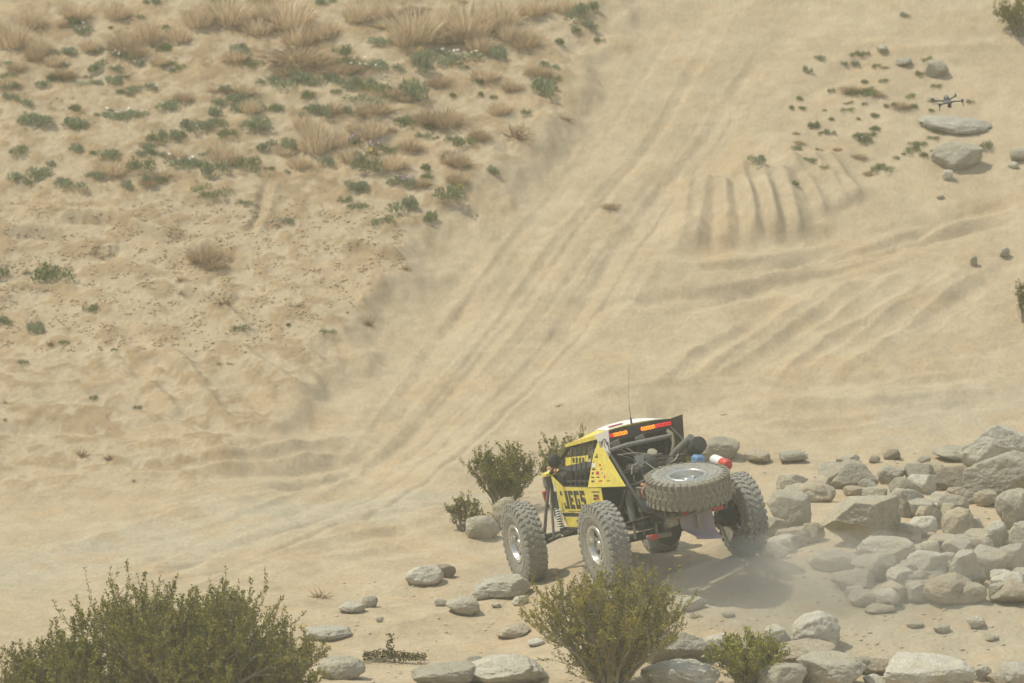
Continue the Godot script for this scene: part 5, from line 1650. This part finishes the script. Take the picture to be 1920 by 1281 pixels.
func tail(o: Node3D) -> void:
	# carrier under the spare
	var ca := MB.new()
	ca.tube([V(-0.40, 0.58, 0.28), V(-0.30, 0.46, 0.45), V(-0.10, 0.19, 0.72)], 0.022, 8)
	ca.tube([V(0.60, 0.60, 0.30), V(0.58, 0.42, 0.55), V(0.45, 0.26, 0.72)], 0.022, 8)
	ca.tube([V(-0.34, 0.20, 0.66), V(-0.10, 0.19, 0.72), V(0.45, 0.26, 0.72)], 0.022, 8)
	ca.tube([V(-0.48, 0.62, 0.2), V(-0.36, 0.58, 0.34), V(-0.28, 0.30, 0.50), V(-0.34, 0.20, 0.66)], 0.018, 8)
	ca.tube([V(-0.05, 0.46, 0.30), V(0.05, 0.36, 1.0)], 0.02, 8)
	ca.tube([V(0.20, 0.46, 0.30), V(0.12, 0.36, 1.0)], 0.02, 8)
	part("spare_carrier", ca, M.dusty_steel, o)
	for t in [[V(-0.20, 0.345, 0.615), V(-0.10, 0.20, 0.75)], [V(0.62, 0.60, 0.44), V(0.60, 0.34, 0.55)]]:
		var rs := MB.new()
		var a: Vector3 = t[0]
		var b: Vector3 = t[1]
		var y := (b - a).normalized()
		var x := y.cross(Vector3(0, 0, 1)).normalized()
		rs.box(Vector3(0.045, a.distance_to(b), 0.012), Transform3D(Basis(x, y, x.cross(y)), (a + b) * 0.5 + Vector3(0, 0, 0.03)), 0.003)
		part("reflector", rs, M.red_paint, o)
	var st := MB.new()
	st.tube([V(-0.47, 0.66, 0.36), V(-0.40, 0.63, 0.42), V(-0.30, 0.62, 0.46), V(-0.22, 0.56, 0.50), V(-0.18, 0.50, 0.54)], 0.022, 7)
	st.tube([V(-0.44, 0.64, 0.40), V(-0.50, 0.58, 0.42), V(-0.49, 0.50, 0.42), V(-0.44, 0.50, 0.42), V(-0.42, 0.58, 0.42)], 0.012, 6)
	st.box(Vector3(0.09, 0.10, 0.05), Transform3D(Basis(Vector3(0, 0, 1), 0.4), V(-0.34, 0.68, 0.44)), 0.01)
	part("tie_down_strap", st, M.orange_strap, o)
	var bk := MB.new()
	bk.box(Vector3(0.06, 0.22, 0.05), Transform3D(Basis(Vector3(0, 0, 1), 0.15), V(-0.29, 0.53, 0.47)), 0.012)
	bk.box(Vector3(0.08, 0.09, 0.06), Transform3D(Basis(Vector3(0, 0, 1), 0.3), V(-0.24, 0.66, 0.46)), 0.012)
	part("strap_buckle", bk, M.dusty_steel, o)
	panel(o, "skid_plate", M.slate_blue, [V(-0.56, 0.44, 0.42), V(-0.50, 0.46, 0.42), V(-0.24, 0.26, 0.52), V(-0.28, 0.20, 0.54)], Vector3(0, -0.03, -0.10))
	panel(o, "side_gusset", M.dusty_steel, [V(-0.46, 0.43, 0.40), V(-0.26, 0.40, 0.42), V(-0.22, 0.27, 0.48)], Vector3(0, 0, -0.012))
	for t in [[-0.22, 0.16, 0.13], [-0.06, 0.19, 0.10]]:
		var bx := MB.new()
		bx.box(Vector3(t[2], 0.16, 0.12), Transform3D(Basis(Vector3(0, 0, 1), 0.12), V(t[0], t[1], 0.52)), 0.012)
		part("tail_box", bx, M.tan_pipe, o)
	# lower link with a red band
	var lk := MB.new()
	lk.box(Vector3(0.34, 0.06, 0.06), Transform3D(Basis(Vector3(0, 0, 1), -0.05), V(-0.34, -0.02, 0.32)), 0.012)
	lk.tube([V(-0.36, 0.0, 0.32), V(-0.36, 0.16, 0.34)], 0.016, 7)
	var lko := part("lower_link", lk, M.dusty_steel, o)
	var lr := MB.new()
	lr.box(Vector3(0.15, 0.066, 0.066), Transform3D(Basis(Vector3(0, 0, 1), -0.05), V(-0.42, -0.016, 0.32)), 0.012)
	part("red_band", lr, M.red_paint, lko)
	# cloth flap hanging under the spare, its hem blown back
	var fl := MB.new()
	var nu := 12
	var nv := 14
	for i in nu + 1:
		for j in nv + 1:
			var s := float(i) / nu
			var t := float(j) / nv
			var x := lerpf(-0.14 + 0.10 * smoothstep(0.55, 1.0, t), 0.31, s)
			var y := lerpf(0.30, -0.17 - 0.05 * s, t)
			var bl := smoothstep(0.5, 1.0, t - 0.18 * s * (1.0 - s) - 0.10 * s)
			var b := 0.60 + 0.02 * sin(s * 9.0) * t + 0.20 * bl
			fl.vert(V(x, y + 0.05 * bl, b), Vector3.UP)
	for i in nu:
		for j in nv:
			var k := i * (nv + 1) + j
			fl.face(k, k + 1, k + nv + 2); fl.face(k, k + nv + 2, k + nv + 1)
	for i in nu + 1:
		for j in nv + 1:
			var k := i * (nv + 1) + j
			var du: Vector3 = fl.v[mini(i + 1, nu) * (nv + 1) + j] - fl.v[maxi(i - 1, 0) * (nv + 1) + j]
			var dv: Vector3 = fl.v[i * (nv + 1) + mini(j + 1, nv)] - fl.v[i * (nv + 1) + maxi(j - 1, 0)]
			fl.n[k] = dv.cross(du).normalized()
	part("cloth_flap", fl, M.mauve_cloth, o)
	var sl := MB.new()
	sl.box(Vector3(0.06, 0.34, 0.02), Transform3D(Basis(), V(0.10, 0.16, 0.635)), 0.006)
	part("flap_strap", sl, M.tan_pipe, o)
	# right rear: bottle, can, connectors
	var y2 := (V(0.64, 0.68, 0.64) - V(0.60, 0.78, 0.24)).normalized()
	var x2 := y2.cross(Vector3.UP).normalized()
	var bx2 := Basis(x2, y2, x2.cross(y2))
	var bt := MB.new()
	bt.lathe([Vector2(0.0, 0.0), Vector2(0.05, 0.01), Vector2(0.068, 0.05), Vector2(0.068, 0.24)], 18, Transform3D(bx2, V(0.60, 0.78, 0.24)))
	var bto := part("extinguisher_bottle", bt, M.white_vinyl, o)
	var be := MB.new()
	be.lathe([Vector2(0.068, 0.241), Vector2(0.070, 0.25), Vector2(0.070, 0.37), Vector2(0.055, 0.395), Vector2(0.0, 0.40)], 18, Transform3D(bx2, V(0.60, 0.78, 0.24)))
	part("bottle_end", be, M.red_paint, bto)
	var bc := MB.new()
	bc.box(Vector3(0.16, 0.14, 0.14), Transform3D(Basis(Vector3(0, 0, 1), -0.2), V(0.42, 0.80, 0.20)), 0.035)
	part("blue_canister", bc, M.blue_plastic, o)
	for k in 3:
		var cn := MB.new()
		cn.tube([V(0.44 + k * 0.035, 0.22, 0.40), V(0.44 + k * 0.035, 0.28, 0.44)], 0.015, 8)
		part("connector", cn, [M.bright_steel, M.white_vinyl, M.blue_plastic][k], o)
	var tl := MB.new()
	tl.box(Vector3(0.16, 0.05, 0.03), Transform3D(Basis(), V(0.47, 0.17, 0.42)), 0.008)
	part("tail_lamp", tl, M.red_paint, o)
	var tl2 := MB.new()
	tl2.box(Vector3(0.04, 0.04, 0.03), Transform3D(Basis(), V(0.66, 0.30, 0.40)), 0.008)
	part("tail_lamp", tl2, M.red_paint, o)
	var cr := MB.new()
	cr.box(Vector3(1.0, 0.10, 0.08), Transform3D(Basis(), V(0.05, 0.20, 0.36)), 0.02)
	part("rear_crossmember", cr, M.dusty_black, o)

# ------------------------------------------------------------------ the drone
func build_drone() -> void:
	mat("drone_grey", srgb(0.10, 0.105, 0.11), 0.5)
	mat("drone_dark", srgb(0.025, 0.025, 0.027), 0.5)
	mat("blade", srgb(0.16, 0.16, 0.16), 0.5)
	var at := CAM + ray(1777, 190) * 66.0
	var o := thing("camera_drone", "small grey four-rotor drone hovering over the hillside", "drone", at)
	o.basis = Basis(Vector3.UP, 0.25) * Basis(Vector3(0, 0, 1), 0.16) * Basis(Vector3(1, 0, 0), 0.12)
	var b := MB.new()
	b.box(Vector3(0.085, 0.055, 0.20), Transform3D(), 0.02)
	b.sphere(Vector3(0, 0.035, -0.03), Vector3(0.038, 0.045, 0.06), 12, 8)
	part("body", b, M.drone_grey, o)
	var g := MB.new()
	g.box(Vector3(0.05, 0.055, 0.05), Transform3D(Basis(), Vector3(0, -0.05, 0.06)), 0.014)
	g.sphere(Vector3(0, -0.055, 0.095), Vector3(0.018, 0.018, 0.014), 10, 8)
	part("camera_gimbal", g, M.drone_dark, o)
	for sx in [-1.0, 1.0]:
		for sz in [-1.0, 1.0]:
			var tip := Vector3(sx * 0.165, 0.018 if sz < 0 else 0.0, sz * 0.135)
			var a := MB.new()
			a.tube([Vector3(sx * 0.035, 0.0, sz * 0.06), Vector3(sx * 0.10, 0.006, sz * 0.10), tip], [0.016, 0.012, 0.012], 7)
			var ao := part("arm", a, M.drone_grey, o)
			var mo := MB.new()
			mo.lathe([Vector2(0.0, -0.015), Vector2(0.017, -0.013), Vector2(0.017, 0.02), Vector2(0.012, 0.026), Vector2(0.0, 0.027)], 12, Transform3D(Basis(), tip))
			part("motor", mo, M.drone_dark, ao)
			var ro := MB.new()
			ro.box(Vector3(0.19, 0.003, 0.014), Transform3D(Basis(Vector3.UP, 0.5 + sx + sz * 0.4) * Basis(Vector3(1, 0, 0), 0.15), tip + Vector3(0, 0.03, 0)))
			part("rotor", ro, M.blade, ao)
			if sz > 0:
				var lg := MB.new()
				lg.tube([tip, tip + Vector3(sx * 0.004, -0.045, 0.004), tip + Vector3(sx * 0.01, -0.075, 0.006)], [0.007, 0.006, 0.004], 6)
				part("landing_leg", lg, M.drone_dark, ao)

# ------------------------------------------------------------------ dust raised by the wheels
func dust(u: float, v: float, size: Vector3, density: float, up := 0.2, nearer := 0.0) -> void:
	var g := hit(u, v)
	var f := FogVolume.new()
	f.name = numbered("dust_cloud")
	f.shape = RenderingServer.FOG_VOLUME_SHAPE_ELLIPSOID
	f.size = size
	var m := FogMaterial.new()
	m.resource_name = "dust"
	m.density = density * 0.5
	m.albedo = srgb(1.0, 0.93, 0.79)
	f.material = m
	add_child(f)
	f.position = g + Vector3(0, up, nearer)
	tag(f, "pale dust cloud raised by the buggy's wheels", "dust", "dust clouds raised by the wheels", "stuff")

func build_dust() -> void:
	for d in [
		[1190, 1080, Vector3(1.0, 0.6, 1.0), 0.75, 0.12, 0.5], [1290, 1085, Vector3(1.6, 0.6, 1.2), 0.7, 0.12, 0.5],
		[1400, 1075, Vector3(1.5, 0.75, 1.2), 0.7, 0.2, 0.5], [1500, 1090, Vector3(1.9, 1.0, 1.6), 0.6, 0.28, 0.5],
		[1620, 1110, Vector3(2.4, 1.0, 2.0), 0.34, 0.3, 0.2], [1770, 1110, Vector3(2.8, 1.1, 2.2), 0.22, 0.3, 0.0],
		[1420, 1130, Vector3(2.6, 0.9, 1.6), 0.55, 0.2, 0.5], [1600, 1170, Vector3(3.6, 0.8, 1.8), 0.3, 0.15, 0.3],
		[1005, 1040, Vector3(0.9, 0.9, 0.9), 0.45, 0.25, -0.5], [1040, 1050, Vector3(1.1, 0.6, 1.2), 0.4, 0.15, 0.0],
		[940, 1060, Vector3(0.7, 0.6, 0.9), 0.25, 0.2, 0.2], [1110, 1060, Vector3(1.0, 0.5, 0.8), 0.35, 0.2, 0.8],
		[1125, 1092, Vector3(0.75, 0.42, 0.7), 1.1, 0.08, 0.25], [960, 1082, Vector3(0.7, 0.36, 0.7), 0.9, 0.08, 0.2], [1405, 1052, Vector3(0.9, 0.55, 0.8), 1.0, 0.12, 0.3],
		[1460, 1010, Vector3(1.2, 1.0, 1.2), 0.22, 0.4, 0.2], [1150, 1000, Vector3(2.6, 0.9, 2.4), 0.10, 0.4, -0.5],
	]:
		dust(d[0], d[1], d[2], d[3], d[4], d[5])

func _ready() -> void:
	rng.seed = 20
	# ---- camera
	cam_basis = Basis(Vector3(1, 0, 0), deg_to_rad(-PITCH))
	var cam := Camera3D.new()
	cam.name = "camera"
	add_child(cam)
	cam.transform = Transform3D(cam_basis, CAM)
	var lens := CameraAttributesPhysical.new()
	lens.frustum_focal_length = 12.0 * F / 640.5
	lens.exposure_aperture = 1.8
	lens.frustum_focus_distance = 60.0
	lens.frustum_far = 1500.0
	lens.frustum_near = 0.1
	cam.attributes = lens
	cam.fov = rad_to_deg(2.0 * atan(640.5 / F))
	cam.far = 1500.0
	cam.current = true
	# ---- sky, air and sun
	var env := Environment.new()
	env.background_mode = Environment.BG_SKY
	var sky := Sky.new()
	var sm := ProceduralSkyMaterial.new()
	sm.sky_top_color = Color(0.70, 0.75, 0.80)
	sm.sky_horizon_color = Color(0.93, 0.91, 0.85)
	sm.ground_bottom_color = Color(0.55, 0.50, 0.42)
	sm.ground_horizon_color = Color(0.75, 0.74, 0.70)
	sm.sky_curve = 0.2
	sky.sky_material = sm
	env.sky = sky
	env.background_energy_multiplier = 1.15
	env.tonemap_mode = Environment.TONE_MAPPER_LINEAR
	env.tonemap_exposure = 1.10
	env.sdfgi_enabled = true
	env.ssao_enabled = true
	env.ssil_enabled = true
	env.fog_enabled = true
	env.fog_density = 0.0021
	env.fog_light_color = Color(0.93, 0.91, 0.82)
	env.volumetric_fog_enabled = true
	env.volumetric_fog_density = 0.0
	var we := WorldEnvironment.new()
	we.name = "world"
	we.environment = env
	add_child(we)
	var sun := DirectionalLight3D.new()
	sun.name = "sun"
	sun.light_energy = 1.2
	sun.light_color = Color(1.0, 0.965, 0.87)
	sun.light_angular_distance = 0.5
	sun.shadow_enabled = true
	add_child(sun)
	sun.look_at_from_position(Vector3.ZERO, Vector3(0.47, -0.86, 0.03))
	# ---- setting, then things
	var contacts := place_buggy()
	build_ground(contacts)
	build_rocks()
	build_plants()
	build_bushes()
	build_buggy()
	build_drone()
	build_dust()
